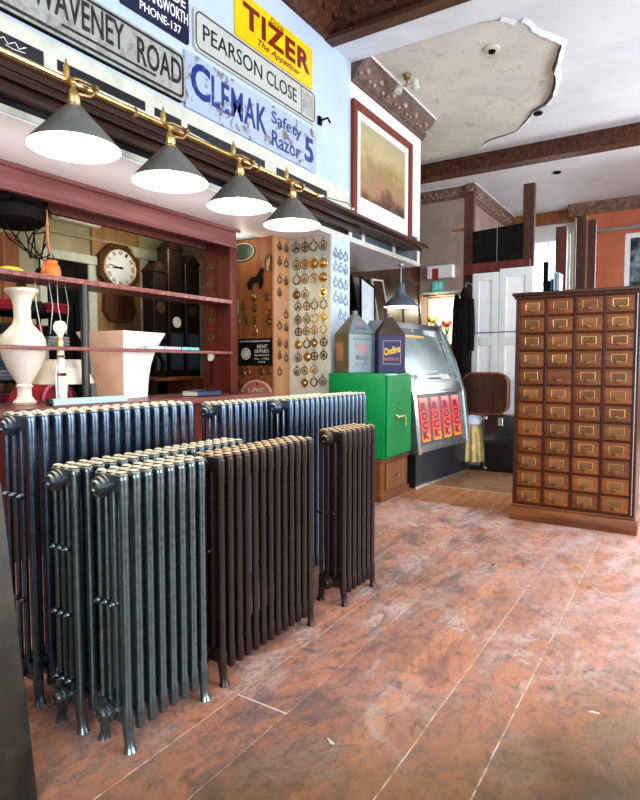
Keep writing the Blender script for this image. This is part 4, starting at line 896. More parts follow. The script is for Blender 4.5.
# ------------------------------------------------------------------ radiators
def radiator(label, xL, xR, y0, n, pitch, H, mt, nubs=(), plug_dx=-.022):
    W = xR-xL; xc = (xL+xR)/2
    r = thing('cast_iron_radiator', label, 'radiator', (xc, y0, 0), 0, 'cast iron column radiators')
    offs = [-(W/2-.011), -(W/2-.011)*.40, (W/2-.014)*.22, W/2-.016]
    def column(b, x, ra, rb, foot=True):
        T = FZ(x, 0, 0)
        b.lathe([(ra*.5, .055), (ra*1.0, .060), (ra*1.12, .075), (ra*1.12, .135), (ra*.92, .150), (ra*.92, H-.125), (ra*1.10, H-.100), (ra*1.12, H-.025)], T, 12, 1, rb/ra)
    b = B()
    column(b, offs[0], .0110, .0130); column(b, offs[3], .0165, .0160)
    for x in offs[1:3]: b.lathe([(.0095, .10), (.0095, H-.05)], FZ(x, 0, 0), 10)
    b.box((-W/2+.001, -.0175, H-.070), (W/2-.001, .0175, H-.004), .014, seg=3)
    for x in (-W*.32, 0, W*.32): b.sph((x, 0, H-.006), (.022, .0165, .008), 8)
    b.box((-W/2+.006, -.013, .088), (W/2-.010, .013, .150), .012, seg=2)
    b.cyl((plug_dx, -pitch/2, H-.052), (plug_dx, pitch/2, H-.052), .024, n=12); b.cyl((plug_dx, -pitch/2, .118), (plug_dx, pitch/2, .118), .024, n=12)
    first = None
    for i in range(n):
        if first is None: first = b.build('section', mt, r, local=True); o = first
        else: o = first.copy(); COL.objects.link(o); o.parent = r
        o.location = (0, (i+.5)*pitch, 0)
    lb = None
    for yy, sx in ((.5*pitch, -1), (.5*pitch, 1), ((n-.5)*pitch, -1), ((n-.5)*pitch, 1)):
        if lb is None:
            b = B(); b.tube([(-.003, 0, .16), (-.002, 0, .12), (.0, 0, .085), (.003, 0, .05), (.006, 0, .025), (.009, 0, .010), (.010, 0, 0)], [.0175, .019, .0185, .0165, .0155, .019, .0225], 12)
            lb = b.build('leg', mt, r, local=True); o = lb
        else: o = lb.copy(); COL.objects.link(o); o.parent = r
        o.location = (sx*(W/2-.017), yy, 0); o.rotation_euler = (0, 0, 0 if sx > 0 else math.pi)
    pb = None
    for z in (H-.052, .118):
        if pb is None:
            b = B(); prof = [(.038, -.004), (.038, .006), (.031, .009), (.029, .014), (.034, .017), (.034, .023), (.024, .027), (.020, .034), (.012, .036), (.010, .030), (0, .030)]
            b.lathe(prof, Matrix.Rotation(R(90), 4, 'X'), 20); pb = b.build('end_plug', mt, r, local=True); o = pb
        else: o = pb.copy(); COL.objects.link(o); o.parent = r
        o.location = (plug_dx, .008, z)
    lu = None
    for z in nubs:
        for x in offs[:3]:
            if lu is None:
                b = B(); b.rings([[Vector((q_*math.cos(2*math.pi*i/10), y_, q_*.9*math.sin(2*math.pi*i/10))) for i in range(10)] for q_, y_ in ((.004, .012), (.012, .006), (.0125, -.008), (.008, -.013), (.006, -.022), (.002, -.024))]); lu = b.build('lug', mt, r, local=True); o = lu
            else: o = lu.copy(); COL.objects.link(o); o.parent = r
            o.location = (x, .5*pitch-.010, z)
    return r
radiator('front gunmetal column radiator with dusty top, nearest the camera', -1.690, -1.540, 1.225, 8, .0515, .95, M['gun'], (.50,))
radiator('gunmetal radiator directly behind and left of the front one, with rows of lugs', -1.905, -1.765, 1.205, 18, .0515, .95, M['gun'], (.655, .42, .18))
radiator('tall blue grey radiator at far left against the bar counter', -2.235, -2.050, 1.22, 16, .0550, 1.12, M['gunb'], (.80, .40))
radiator('long chocolate brown radiator with many columns, right of gunmetal pair', -1.700, -1.545, 1.70, 13, .0540, .945, M['brn'], (.55,))
radiator('shorter chocolate brown radiator standing alone nearest the green safe', -1.690, -1.520, 2.64, 7, .0555, .955, M['brn'], (.50,))
radiator('blue steel radiator in back row, its end plug below the round red plaque', -2.230, -2.065, 2.30, 22, .0540, 1.100, M['gunb'])
radiator('blue steel radiator in back row nearest the horse brass pier', -2.055, -1.895, 2.68, 17, .0555, 1.110, M['gunb'])

# ------------------------------------------------------------------ safe on its wooden base
r = thing('drawer_base', 'low varnished wooden drawer unit beneath the green safe', 'cabinet', (-2.7, 5.2, 0))
b = B(); b.box((-3.02, 4.90, .04), (-2.42, 5.52, .385), .004); b.box((-3.03, 4.885, .372), (-2.405, 5.535, .402), .006); b.box((-3.03, 4.885, 0), (-2.405, 5.535, .07), .006); b.build('carcass', wood('base_wood', (.25, .09, .035), (.14, .05, .02), 'Y', .35), r)
b = B(); b.box((-2.42, 5.0, .09), (-2.405, 5.43, .35), .006); d = b.build('drawer', M['midwood'], r)
b = B(); b.lathe([(.008, 0), (.008, .015), (.018, .02), (.016, .032), (0, .034)], frame_m((-2.405, 5.22, .22), (0, 1, 0), (0, 0, 1)), 14); b.build('knob', M['silver'], d)
r = thing('green_safe', 'bright green painted steel safe with brass lever handle', 'safe', (-2.7, 5.2, .402))
b = B(); b.box((-3.02, 4.935, .403), (-2.40, 5.52, 1.222), .012, seg=2); b.build('body', M['greenpaint'], r)
b = B(); b.box((-2.40, 4.955, .425), (-2.375, 5.50, 1.20), .006); dd = b.build('door', M['greenpaint'], r)
b = B(); b.lathe([(.022, 0), (.022, .008), (.01, .012), (.01, .03)], frame_m((-2.375, 5.14, .80), (0, 1, 0), (0, 0, 1)), 14); b.tube([(-2.345, 5.10, .80), (-2.34, 5.27, .802), (-2.34, 5.288, .79), (-2.34, 5.29, .70)], .009, 8); b.build('lever_handle', M['brass'], dd)
b = B(); b.lathe([(.014, 0), (.012, .006)], frame_m((-2.375, 5.2, .93), (0, 1, 0), (0, 0, 1)), 12); b.build('keyhole_cover', M['brassd'], dd)
for z in (.52, 1.1): b = B(); b.cyl((-2.39, 5.512, z-.04), (-2.39, 5.512, z+.04), .012, n=10); b.build('hinge', M['greenpaint'], r)

# ------------------------------------------------------------------ square oil tins
M['tingrey'] = mat('worn_grey_tin', (.20, .25, .26), (.13, .15, .13), rough=.4, metal=.5, ns=9, detail=8)
M['tinblue'] = enamel('blue_grey_tin', (.17, .25, .29), (.12, .13, .12), .56, .66, 8)
M['tinolive'] = mat('olive_tin', (.22, .20, .12), (.15, .14, .09), rough=.45, metal=.3, ns=9, detail=8)
M['tinbrown'] = mat('rusty_top', (.11, .07, .05), (.07, .05, .04), rough=.5, metal=.4)
M['tinnavy'] = mat('navy_tin', (.025, .035, .13), (.04, .04, .10), rough=.35, ns=9)
def oil_tin(label, cx_, cy__, rz, hw, h, roof, m_front, m_side, m_roof):
    r = thing('oil_tin', label, 'tin', (cx_, cy__, 1.2225), rz, 'old oil tins on the green safe'); T = TX[r.name]
    b = B(); b.m(m_side); b.box((-hw, -hw, 0), (hw, hw, h), .004, M_=T); b.m(m_front); b.box((-hw+.004, -hw-.0012, .004), (hw-.004, -hw, h-.004), M_=T); b.build('body', None, r)
    b = B(); b.m(m_roof); b.square([(hw, hw, h), (hw*1.0, hw*1.0, h+.006), (.028, .028, h+roof)], T); b.build('pyramid_top', None, r)
    b = B(); b.lathe([(.026, h+roof-.004), (.026, h+roof+.02), (.03, h+roof+.022), (.03, h+roof+.035), (.0, h+roof+.037)], T, 16); b.build('cap', M['tingrey'], r)
    return r, T, hw, h
r, T, hw, h = oil_tin('grey square oil tin with pyramid top, left one on the green safe', -2.83, 5.125, R(58), .150, .38, .20, M['tinblue'], M['tinolive'], M['tinolive'])
TF = T @ frame_m((0, -hw-.0015, 0), (1, 0, 0), (0, 0, 1))
fad = mat('faded_red', (.45, .16, .16), (.4, .2, .2), rough=.4); fdk = mat('faded_dark', (.05, .08, .12), (.1, .12, .15), rough=.4)
b = B(); b.prism(star(.0, .235, .058, 9, .7), .001, TF); b.build('emblem', fad, r)
text('Motor', TF @ Matrix.Translation((0, .155, 0)), .14, .05, fdk, parent=r, bold=.01); text('OIL', TF @ Matrix.Translation((0, .085, 0)), .16, .02, fdk, parent=r); text('BRITISH MADE', TF @ Matrix.Translation((0, .33, 0)), .2, .018, fdk, parent=r)
a_ = math.atan2(.195, hw-.028); TR = T @ frame_m((0, -hw-.001, h+.008), (1, 0, 0), (0, hw-.028, .19))
b = B(); b.prism([(-hw*.96, 0), (hw*.96, 0), (.03, .21), (-.03, .21)], .002, TR); b.build('roof_label', M['tinblue'], r)
b = B(); b.prism(star(0, .115, .035, 9, .7), .0012, TR, .002); b.build('emblem', fad, r); text('MOTOR OIL', TR @ Matrix.Translation((0, .055, .002)), .13, .022, fdk, parent=r)
TS = T @ frame_m((-hw-.001, 0, 0), (0, -1, 0), (0, 0, 1)); b = B(); b.prism(rect(-.06, .12, .04, .30), .022, TS); b.build('price_block', M['palewood'], r)
r, T, hw, h = oil_tin('navy blue oil tin with brown pyramid top and yellow script, right one on the safe', -2.54, 5.30, R(40), .135, .37, .18, M['tinnavy'], M['tinnavy'], M['tinbrown'])
TF = T @ frame_m((0, -hw-.0015, 0), (1, 0, 0), (0, 0, 1))
b = B()
for a in ((-.09, .085, .09, .089), (-.09, .312, .09, .316), (-.09, .089, -.086, .312), (.086, .089, .09, .312)): b.prism(rect(*a), .001, TF)
b.build('border', mat('pink_line', (.75, .45, .42), (.7, .4, .4)), r)
text('Ondine', TF @ Matrix.Translation((0, .222, .0)) @ Matrix.Rotation(R(14), 4, 'Z'), .165, .075, mat('yellow_script', (.85, .62, .08), (.8, .55, .05)), parent=r, shear=.35, bold=.03)
text('MOTOR OIL', TF @ Matrix.Translation((0, .135, 0)), .155, .03, mat('salmon_letters', (.62, .20, .14), (.55, .15, .1)), parent=r, bold=.02)

# ------------------------------------------------------------------ jukebox
JA = R(-5.0)
r = thing('jukebox', 'silver sixties jukebox with sloping glass front and glowing red panels', 'jukebox', (-2.36, 5.64, 0), JA); T = TX[r.name]
L = 1.34
M['chrome'] = mat('chrome', (.66, .69, .70), (.50, .54, .56), rough=.22, metal=.9, ns=5)
M['jukgrey'] = mat('jukebox_side', (.22, .27, .27), (.30, .36, .36), rough=.35, metal=.4, ns=3)
M['jukglass'] = mat('jukebox_glass_glints', (.12, .15, .15), (.80, .82, .80), rough=.12, ns=4, lo=.44, hi=.60, spec=.8, scale=(1, 1, 1))  # pale blotches paint reflections into the glass colour
front = [(0.0, .36), (-.012, .44), (-.065, .93), (-.08, 1.0), (-.115, 1.09), (-.20, 1.35), (-.30, 1.57), (-.385, 1.72), (-.44, 1.785)]     # x , z
def fx(z):
    for (a, z0_), (c_, z1_) in zip(front[:-1], front[1:]):
        if z0_ <= z <= z1_: return a+(c_-a)*(z-z0_)/(z1_-z0_)
    return front[-1][0]
outl = front+[(-.62, 1.785), (-.66, 1.70), (-.66, .36)]
for y0_, y1_ in ((0, .075), (L-.055, L)):
    b = B(); b.rings([[Vector((x+.018, y, z)) for x, z in outl] for y in (y0_, y1_)], M_=T); b.build('side_cheek', M['steel'], r)
b = B(); b.rings([[Vector((x-.03 if i < len(front) else x, y, z)) for i, (x, z) in enumerate(outl)] for y in (.055, L-.055)], M_=T); b.build('body', M['jukgrey'], r)
b = B(); b.box((-.62, .03, 0), (-.035, L-.03, .36), M_=T); b.box((-.05, .02, 0), (-.022, L-.02, .035), M_=T); b.build('plinth', mat('plinth_dark', (.03, .035, .045), (.02, .022, .03), rough=.3), r)
b = B(); b.box((-.03, .0, .0), (-.018, L, .022), M_=T); b.build('kick_strip', M['chrome'], r)
# lower panel with lit banners (facing +X, slightly leaning)
def onfront(z0_, z1_, off=0):
    a = Vector((fx(z0_)-.03+off, 0, z0_)); c_ = Vector((fx(z1_)-.03+off, 0, z1_)); v_ = (c_-a).normalized()
    return T @ frame_m(a, (0, 1, 0), v_), (c_-a).length
PF, hl = onfront(.42, .98, .002)
b = B(); b.prism(rect(.06, 0, L-.06, hl), .012, PF); b.build('lower_panel', mat('dark_grille', (.05, .06, .055), (.12, .12, .11), rough=.4, ns=20), r)
b = B()
for a in ((.055, -.05, L-.055, 0), (.055, hl, L-.055, hl+.04), (.055, 0, .085, hl), (L-.085, 0, L-.055, hl)): b.prism(rect(*a), .035, PF)
b.build('chrome_surround', M['chrome'], r)
m, t, bb = nt('glowing_red_banner'); v = coords(t); s_ = N(t, 'ShaderNodeSeparateXYZ'); t.links.new(v, s_.inputs[0])
mr = N(t, 'ShaderNodeMapRange'); mr.inputs['From Min'].default_value = .45; mr.inputs['From Max'].default_value = .95; t.links.new(s_.outputs['Z'], mr.inputs['Value'])
cc = ramp(t, mr.outputs[0], [(0, (1, .22, .03)), (.35, (.9, .05, .02)), (.8, (.75, .04, .04)), (1, (.8, .25, .2))]).outputs['Color']
t.links.new(cc, bb.inputs['Base Color']); t.links.new(cc, bb.inputs['Emission Color']); bb.inputs['Emission Strength'].default_value = .55; M['banner'] = m
M['bletter'] = mat('banner_letters', (.10, .02, .07), (.16, .02, .05), rough=.4)
for k in range(4):
    u0 = .17+k*.27; b = B(); b.prism(rect(u0, .05, u0+.185, hl-.04), .008, PF, .012); bn = b.build('lit_banner', M['banner'], r)
    its = []
    for j, ch in enumerate('ROCK'): its.append(text(ch, PF @ Matrix.Translation((u0+.0925, hl-.135-j*.102, .0202)), .145, .095, M['bletter'], parent=bn, bold=.07))
    join_text(its, 'lettering', bn)
# upper glass
PG, hg = onfront(1.09, 1.72, .004)
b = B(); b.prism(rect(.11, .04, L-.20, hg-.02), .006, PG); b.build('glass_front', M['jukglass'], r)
b = B()
for a in ((.055, -.01, L-.055, .04), (.055, hg-.02, L-.055, hg+.05), (.055, .04, .11, hg-.02), (L-.20, .04, L-.17, hg-.02), (L-.085, .04, L-.055, hg-.02)): b.prism(rect(*a), .03, PG)
b.build('chrome_frame', M['chrome'], r)
b = B()
for k in range(5): b.prism(rect(L-.165, .06+k*.12, L-.09, .165+k*.12), .016, PG)
b.build('selector_panel', mat('selector_blue', (.10, .15, .20), (.25, .30, .34), rough=.2, ns=18), r)
PM, hm = onfront(.98, 1.09, .01); b = B(); b.prism(rect(.055, .0, L-.055, hm), .03, PM); b.prism(rect(L*.5-.03, .03, L*.5+.03, .07), .04, PM); b.build('control_ledge', M['chrome'], r)
# record mechanism seen behind glass as raised strips
b = B(); b.prism(rect(.14, .14, L*.62, .17), .004, PG, .006); b.prism(rect(.30, .07, L-.25, .10), .004, PG, .006); b.build('title_strip', M['cream'], r)
b = B(); b.prism(rect(.13, hg-.12, L*.6, hg-.095), .004, PG, .006); b.build('amber_strip', mat('amber', (.6, .36, .12), (.5, .28, .08), emit=(.8, .4, .1), es=.4), r)
b = B(); b.prism(circ(.20, hg-.26, .05, 16, .7), .004, PG, .006); b.build('red_lamp', mat('coral', (.8, .2, .12), (.7, .15, .1), emit=(1, .2, .1), es=.4), r)

scale_about_eye(True)
# ------------------------------------------------------------------ pictures leaning above, hanging enamel lamp
r = thing('high_wall_shelf', 'dark deep wall shelf behind the green safe and jukebox', 'shelf', (-3.1, 5.2, 1.5))
b = B(); b.box((-3.25, 4.2, 1.50), (-2.80, 7.3, 1.53)); b.build('board', M['darkwood'], r)
for y in (4.5, 5.6, 6.7): b = B(); b.prism([(0, 0), (.2, 0), (0, -.2)], .03, frame_m((-3.25, y, 1.50), (1, 0, 0), (0, 0, 1))); b.build('shelf_bracket', M['blackm'], r)
def leaning(label, y0_, y1_, z1_, roll, fmt, imt, x=-3.03, fw_=.02, name='leaning_picture'):
    w, h = y1_-y0_, z1_-1.531; r = thing(name, label, 'picture', (x, (y0_+y1_)/2, 1.531), 0, 'pictures propped on the wall shelf')
    Tm = Matrix.Translation((x, (y0_+y1_)/2, 1.531)) @ Matrix.Rotation(R(roll), 4, 'X') @ Matrix.Rotation(R(-8), 4, 'Y') @ frame_m((0, 0, 0), (0, 1, 0), (0, 0, 1))
    b = B()
    for a in ((-w/2, 0, -w/2+fw_, h), (w/2-fw_, 0, w/2, h), (-w/2+fw_, 0, w/2-fw_, fw_), (-w/2+fw_, h-fw_, w/2-fw_, h)): b.prism(rect(*a), .02, Tm)
    b.build('picture_frame', fmt, r); b = B(); b.prism(rect(-w/2+fw_, fw_, w/2-fw_, h-fw_), .01, Tm); b.build('picture_sheet', imt, r)
lb_ = mat('pale_sky_sheet', (.50, .62, .74), (.60, .70, .78), rough=.3)
def yy(px, py, X=-3.03): return PX(px, py, X)
leaning('tall black backed frame leaning beside the pier', yy(353, 300).y, yy(362, 300).y+.05, 2.12, 0, M['blackm'], M['blackm'], x=-3.10)
leaning('pale blue sheet in thin dark frame leaning to the right', 5.50, 5.86, 2.26, -14, M['blackm'], lb_, x=-2.98)
leaning('grey green picture with thin frame behind hanging enamel lamp', 5.82, 6.20, 2.33, 5, M['darkwood'], mat('grey_green_print', (.14, .14, .12), (.22, .21, .18), rough=.4, ns=3), x=-3.12)
leaning('cream edged picture standing behind the hanging enamel lamp', 6.15, 6.45, 2.32, 4, M['cream'], M['darkwood'], x=-3.05)
leaning('large dark brown panel leaning above right part of jukebox', 6.42, 6.98, 2.42, -10, M['darkwood'], mat('brown_black_panel', (.035, .018, .012), (.02, .01, .008), rough=.4), x=-2.88)
lx, ly = -2.40, 5.28
r = thing('hanging_enamel_lamp', 'grey blue enamel lampshade hanging under canopy above the jukebox', 'lamp', (lx, ly, 1.9)); T = FZ(lx, ly, 0)
M['enamelb'] = mat('slate_enamel', (.13, .17, .20), (.09, .12, .15), rough=.35)
b = B(); b.lathe([(.170, 1.868), (.168, 1.875), (.145, 1.91), (.10, 1.95), (.055, 1.985), (.042, 2.03), (.036, 2.09), (.022, 2.10)], T, 32, cap=False); b.build('lamp_shade', M['enamelb'], r)
b = B(); b.lathe([(.168, 1.869), (.14, 1.90), (.09, 1.94), (.0, 1.96)], T, 32, cap=False); b.build('shade_lining', M['lining'], r)
b = B(); b.cyl((lx, ly, 2.09), (lx, ly, 2.284), .006, n=8); b.lathe([(.03, 2.284), (.03, 2.265), (.01, 2.255)], T, 12); b.build('hanging_rod', M['steel'], r)
light('POINT', 'lamp_bulb_light', (lx, ly, 1.88), 3, (1, .9, .7), .03)

scale_about_eye(False)
# ------------------------------------------------------------------ card index cabinet
cx0, cx1, cyf, cyb = -1.228, -.300, 4.975, 5.48
r = thing('card_index_cabinet', 'tall dark oak index cabinet of forty eight small drawers', 'cabinet', ((cx0+cx1)/2, 5.2, 0))
b = B(); b.box((cx0+.012, cyf+.014, .10), (cx1-.012, cyb, 1.865), .003); b.build('carcass', M['carcass'], r)
b = B(); b.box((cx0-.012, cyf-.018, 0), (cx1+.012, cyb+.01, .115), .006, seg=2); b.box((cx0, cyf-.006, .115), (cx1, cyb, .135), .005); b.build('plinth', wood('plinth_oak', (.34, .14, .055), (.13, .045, .02), 'X', .4), r)
b = B(); b.box((cx0-.006, cyf-.012, 1.845), (cx1+.006, cyb+.01, 1.866), .004); b.box((cx0-.020, cyf-.03, 1.866), (cx1+.02, cyb+.02, 1.892), .006, seg=2); b.build('top', M['darkwoodx'], r)
gz0, gz1 = .145, 1.84; gx0, gx1 = cx0+.03, cx1-.04; ph = (gz1-gz0)/12; pw = (gx1-gx0)/4
b = B()
for j in range(5): x = gx0+j*pw; b.box((x-.008, cyf, gz0-.01), (x+.008, cyf+.02, gz1+.005), .002)
for i in range(13): z = gz0+i*ph; b.box((gx0, cyf+.002, z-.0075), (gx1, cyf+.02, z+.0075), .002)
b.box((cx0+.008, cyf-.002, .135), (gx0-.008, cyf+.02, 1.845), .002); b.box((gx1+.008, cyf-.002, .135), (cx1-.008, cyf+.02, 1.845), .002)
b.build('face_frame', M['carcass'], r)
b = B(); b.box((gx1+.006, cyf-.004, .15), (gx1+.012, cyf+.0, 1.84)); b.build('stile_highlight_strip', M['steel'], r)  # bright strip standing in for light caught on the right stile
dw, dh = pw-.018, ph-.017
b = B(); b.box((-dw/2, 0, -dh/2), (dw/2, .3, dh/2), .003); b.box((-dw/2+.012, -.005, -dh/2+.012), (dw/2-.012, 0, dh/2-.012), .003); d0 = b.build('drawer', M['drawer'], r, local=True)
b = B(); w2, h2 = .054, .027
for a in ((-w2, -h2+.006, -w2+.005, h2+.01), (w2-.005, -h2+.006, w2, h2+.01), (-w2, h2+.005, w2, h2+.011), (-w2, -h2+.002, w2, -h2+.007)): b.box((a[0], -.008, a[1]), (a[2], -.003, a[3]), .001)
lh0 = b.build('label_holder', M['brassl'], d0, local=True)
b = B(); b.box((-w2+.005, -.0055, -h2+.007), (w2-.005, -.004, h2+.005)); lc0 = b.build('label_card', mat('aged_card', (.26, .12, .04), (.16, .06, .02), rough=.6, vary=.3), d0, local=True)
b = B(); b.tube([(-.026, -.008, -.020), (-.018, -.019, -.030), (0, -.025, -.036), (.018, -.019, -.030), (.026, -.008, -.020)], [.004, .006, .008, .006, .004], 8, flat=1); b.box((-.02, -.010, -.028), (.02, -.004, -.014), .002); pl0 = b.build('pull', M['brassd'], d0, local=True)
firstd = True
for i in range(12):
    for j in range(4):
        if firstd: d = d0; firstd = False
        else:
            d = d0.copy(); COL.objects.link(d); d.parent = r
            for ch in ((lh0, lc0, pl0) if not (i == 7 and j == 1) else (pl0,)): c_ = ch.copy(); COL.objects.link(c_); c_.parent = d
        wp = Vector((gx0+(j+.5)*pw, cyf+.006, gz0+(i+.5)*ph)); d.location = TX[r.name].inverted() @ wp

# ------------------------------------------------------------------ planks and things behind the index cabinet
def plank(label, px0, px1, ytop, Y, mt, d=.03, name='timber_plank'):
    a = PY(px0, ytop, Y); c_ = PY(px1, ytop, Y)
    b = B(); b.box((a.x, Y, 0), (c_.x, Y+d, a.z), .003)
    return tag(b.build(name, mt), label, 'plank', 'boards standing behind the index cabinet')
plank('tall dark brown plank behind index cabinet, left of the tallest pair', 577, 587, 216, 6.30, M['darkwood'])
plank('tall dark brown plank right of its twin, nearest the orange wall', 588.5, 596.5, 220, 6.34, M['darkwood'])
plank('reddish brown panelled board standing left of the dark planks', 556, 567, 227, 6.42, wood('red_board', (.17, .05, .03), (.09, .03, .02), 'Z', .35), .05)
plank('thin pale cream board between red board and dark planks', 568, 570.5, 233, 6.38, M['cream'])
plank('thin grey metal strip between cream board and dark planks', 572.5, 574.5, 231, 6.36, M['steel'])
plank('narrow cream edged board standing left behind index cabinet', 574.6, 576.6, 218, 6.33, M['palewood'])
plank('narrow black board standing beside the timber rack', 543.5, 548, 262, 6.5, M['blackm'])
q0, q1 = PY(552, 292, 5.25), PY(559, 292, 5.25)
for k, (a, c_, top, mt_, l) in enumerate(((545, 549.5, 281, M['blackm'], 'black spined book standing on index cabinet, leftmost'), (550, 552.5, 279, M['bluecl'], 'dark blue spined book standing on index cabinet'), (553, 555.5, 272, M['paleblue'], 'pale blue spined magazine standing on index cabinet'), (556, 559, 273, M['steel'], 'grey spined magazine standing on index cabinet, rightmost'))):
    qa, qb = PY(a, 289, 5.2), PY(c_, 289, 5.2); zt_ = PY(a, top, 5.2).z; r = thing('upright_book', l, 'book', (qa.x, 5.2, 1.892), 0, 'books upright on the index cabinet')
    b = B(); b.box((qa.x, 5.2, 1.893), (qb.x, 5.206, zt_)); b.box((qa.x, 5.2, 1.893), (qa.x+.003, 5.36, zt_)); b.box((qb.x-.003, 5.2, 1.893), (qb.x, 5.36, zt_)); b.build('cover', mt_, r)
    b = B(); b.box((qa.x+.003, 5.206, 1.897), (qb.x-.003, 5.355, zt_-.004)); b.build('pages', M['paper'], r)

# ------------------------------------------------------------------ timber rack with panels, white doors, coats
r = thing('timber_rack', 'tall brown timber rack with two posts and cross rails', 'rack', (-2.1, 7.6, 0))
for a, c_, top in ((464.5, 474, 192), (523.5, 535, 184)):
    q0, q1 = PY(a, top, 7.58), PY(c_, top, 7.58); b = B(); b.box((q0.x, 7.58, 0), (q1.x, 7.66, q0.z), .004); b.build('post', wood('rack_post', (.10, .045, .025), (.06, .028, .016), 'Z', .5), r)
q0, q1 = PY(466, 262, 7.56), PY(531, 262, 7.56); za, zb = PY(500, 274, 7.56).z, PY(500, 262, 7.56).z; b = B(); b.box((q0.x, 7.49, za), (q1.x, 7.58, zb), .004); b.build('cross_rail', M['mahogz'], r)
q0 = PY(452, 231, 7.6); b = B(); b.box((q0.x, 7.60, q0.z-.02), (PY(474, 231, 7.6).x, 7.64, q0.z+.02)); b.build('cross_rail', M['midwood'], r)
q0, q1 = PY(473, 232, 7.5), PY(523, 228, 7.5); zt_ = PY(500, 226, 7.5).z; zb = PY(500, 262, 7.56).z+.001
r = thing('black_screen', 'large black glossy flat screen held between rack posts', 'screen', ((q0.x+q1.x)/2, 7.5, zb))
b = B(); b.prism([(q0.x, zb), (q1.x, zb), (q1.x, PY(523, 223, 7.5).z), (q0.x, PY(473, 232, 7.5).z)], -.04, frame_m((0, 7.535, 0), (1, 0, 0), (0, 0, 1)) @ Matrix.Translation((0, 0, .04))); b.build('panel', M['blackm'], r)
b = B(); xm = (q0.x+q1.x)/2; b.box((xm-.003, 7.492, zb), (xm+.003, 7.497, zt_)); b.build('join_strip', M['steel'], r)
for k, (a, c_, top) in enumerate(((473, 499, 274), (500, 533, 269))):
    q0, q1 = PY(a, top, 7.44), PY(c_, top, 7.44); zt_ = q0.z
    r = thing('white_panel_door', ['white panelled door leaning on rack, left one', 'white panelled door leaning on rack, right one behind index cabinet'][k], 'door', ((q0.x+q1.x)/2, 7.44, 0), 0, 'old white doors leaning on the rack')
    b = B(); w = q1.x-q0.x; b.box((q0.x, 7.445, 0), (q1.x, 7.475, zt_)); b.build('slab', M['whitecer'], r)
    b = B(); st = .085
    b.box((q0.x, 7.43, 0), (q0.x+st, 7.446, zt_), .003); b.box((q1.x-st, 7.43, 0), (q1.x, 7.446, zt_), .003)
    for z0_, z1_ in ((0, .2), (1.55, 1.65), (1.0, 1.12), (zt_-.10, zt_)): b.box((q0.x+st, 7.43, z0_), (q1.x-st, 7.446, z1_), .003)
    b.build('panel_frame', M['white'], r)
q0, q1 = PY(472, 333, 7.40), PY(520, 332, 7.40); b = B(); b.tube([(q0.x, 7.425, q0.z), (q1.x, 7.425, q0.z+.005)], .006, 6); tag(b.build('blue_strap', M['bluecl']), 'thin blue cord stretched across the white doors', 'cord')
# black coats hanging
for k, (a, c_, top, bot) in enumerate(((453, 461, 295, 395), (459, 472, 288, 412))):
    q0, q1 = PY(a, top, 7.3-.05*k), PY(c_, top, 7.3-.05*k); zb = PY(a, bot, 7.3).z; Y = 7.3-.05*k; xm = (q0.x+q1.x)/2; hw = (q1.x-q0.x)/2
    r = thing('black_coat', ['black coat hanging beside the lit display, left one', 'long black coat hanging against the rack post, right one'][k], 'coat', (xm, Y, zb), 0, 'black coats on the rack')
    b = B(); b.rings([[Vector((xm+hw*s_*(1+.12*math.sin(5*an+z*3))*math.cos(an), Y+.06*math.sin(an), z)) for an in [2*math.pi*i/16 for i in range(16)]] for s_, z in ((.8, zb), (1.0, zb+.25), (1.05, (zb+q0.z)/2), (.95, q0.z-.18), (.7, q0.z-.07), (.2, q0.z))]); b.build('coat_cloth', M['blackm'], r)
    b = B(); b.tube([(xm+hw*.8, Y, q0.z-.15), (xm+hw*1.15, Y-.02, q0.z-.5), (xm+hw*1.1, Y-.03, q0.z-.8)], [.045, .04, .035], 8); b.build('sleeve', M['blackm'], r)
    b = B(); b.tube([(xm, Y, q0.z-.01), (xm, Y+.02, q0.z+.05), (xm, Y+.1, q0.z+.07), (xm, 7.58, q0.z+.07)], .006, 6); b.build('hook', M['steel'], r)
scale_about_eye(True)
# exit sign box and green running man sign, shelf, lit display
q0, q1 = PY(429, 280, 7.79), PY(455, 264, 7.79)
r = thing('emergency_light', 'white boxed emergency light with red symbol on the tan wall', 'light fitting', ((q0.x+q1.x)/2, 7.75, q0.z))
b = B(); b.box((q0.x, 7.70, q0.z), (q1.x, 7.80, q1.z-.01), .01); b.build('housing', M['whitecer'], r)
b = B(); b.prism(rect(-.045, -.09, .045, .07), .003, FY((q0.x+q1.x)/2-.06, 7.70, (q0.z+q1.z)/2-.03)); b.build('red_symbol', mat('dull_red', (.30, .05, .05), (.25, .04, .04)), r)
q0, q1 = PY(433, 291, 7.79), PY(443, 282, 7.79)
r = thing('exit_sign', 'small green and white running man exit sign on tan wall', 'sign', ((q0.x+q1.x)/2, 7.79, q0.z))
cx_, cz_ = (q0.x+q1.x)/2, (q0.z+q1.z)/2; T = FY(cx_, 7.795, cz_)
b = B(); b.prism(rect(-.075, -.07, .075, .07), .02, T); b.build('plate', mat('exit_green', (.03, .45, .36), (.03, .40, .32), emit=(.05, .5, .4), es=.3), r)
b = B(); b.prism(rect(.02, -.035, .055, .05), .002, T, .02); b.prism(circ(-.02, .045, .01, 10), .002, T, .02); b.prism([(-.04, .01), (-.01, .03), (.01, .015), (.0, -.01), (.005, -.05), (-.01, -.05), (-.015, -.015), (-.04, -.05), (-.05, -.045), (-.025, -.0)], .002, T, .02); b.build('running_figure', M['whitecer'], r)
q0, q1 = PY(424, 297, 7.6), PY(458, 297, 7.6)
r = thing('display_shelf', 'dark shelf with cream edge over the bright flower display', 'shelf', ((q0.x+q1.x)/2, 7.7, q0.z)); zsf = q0.z
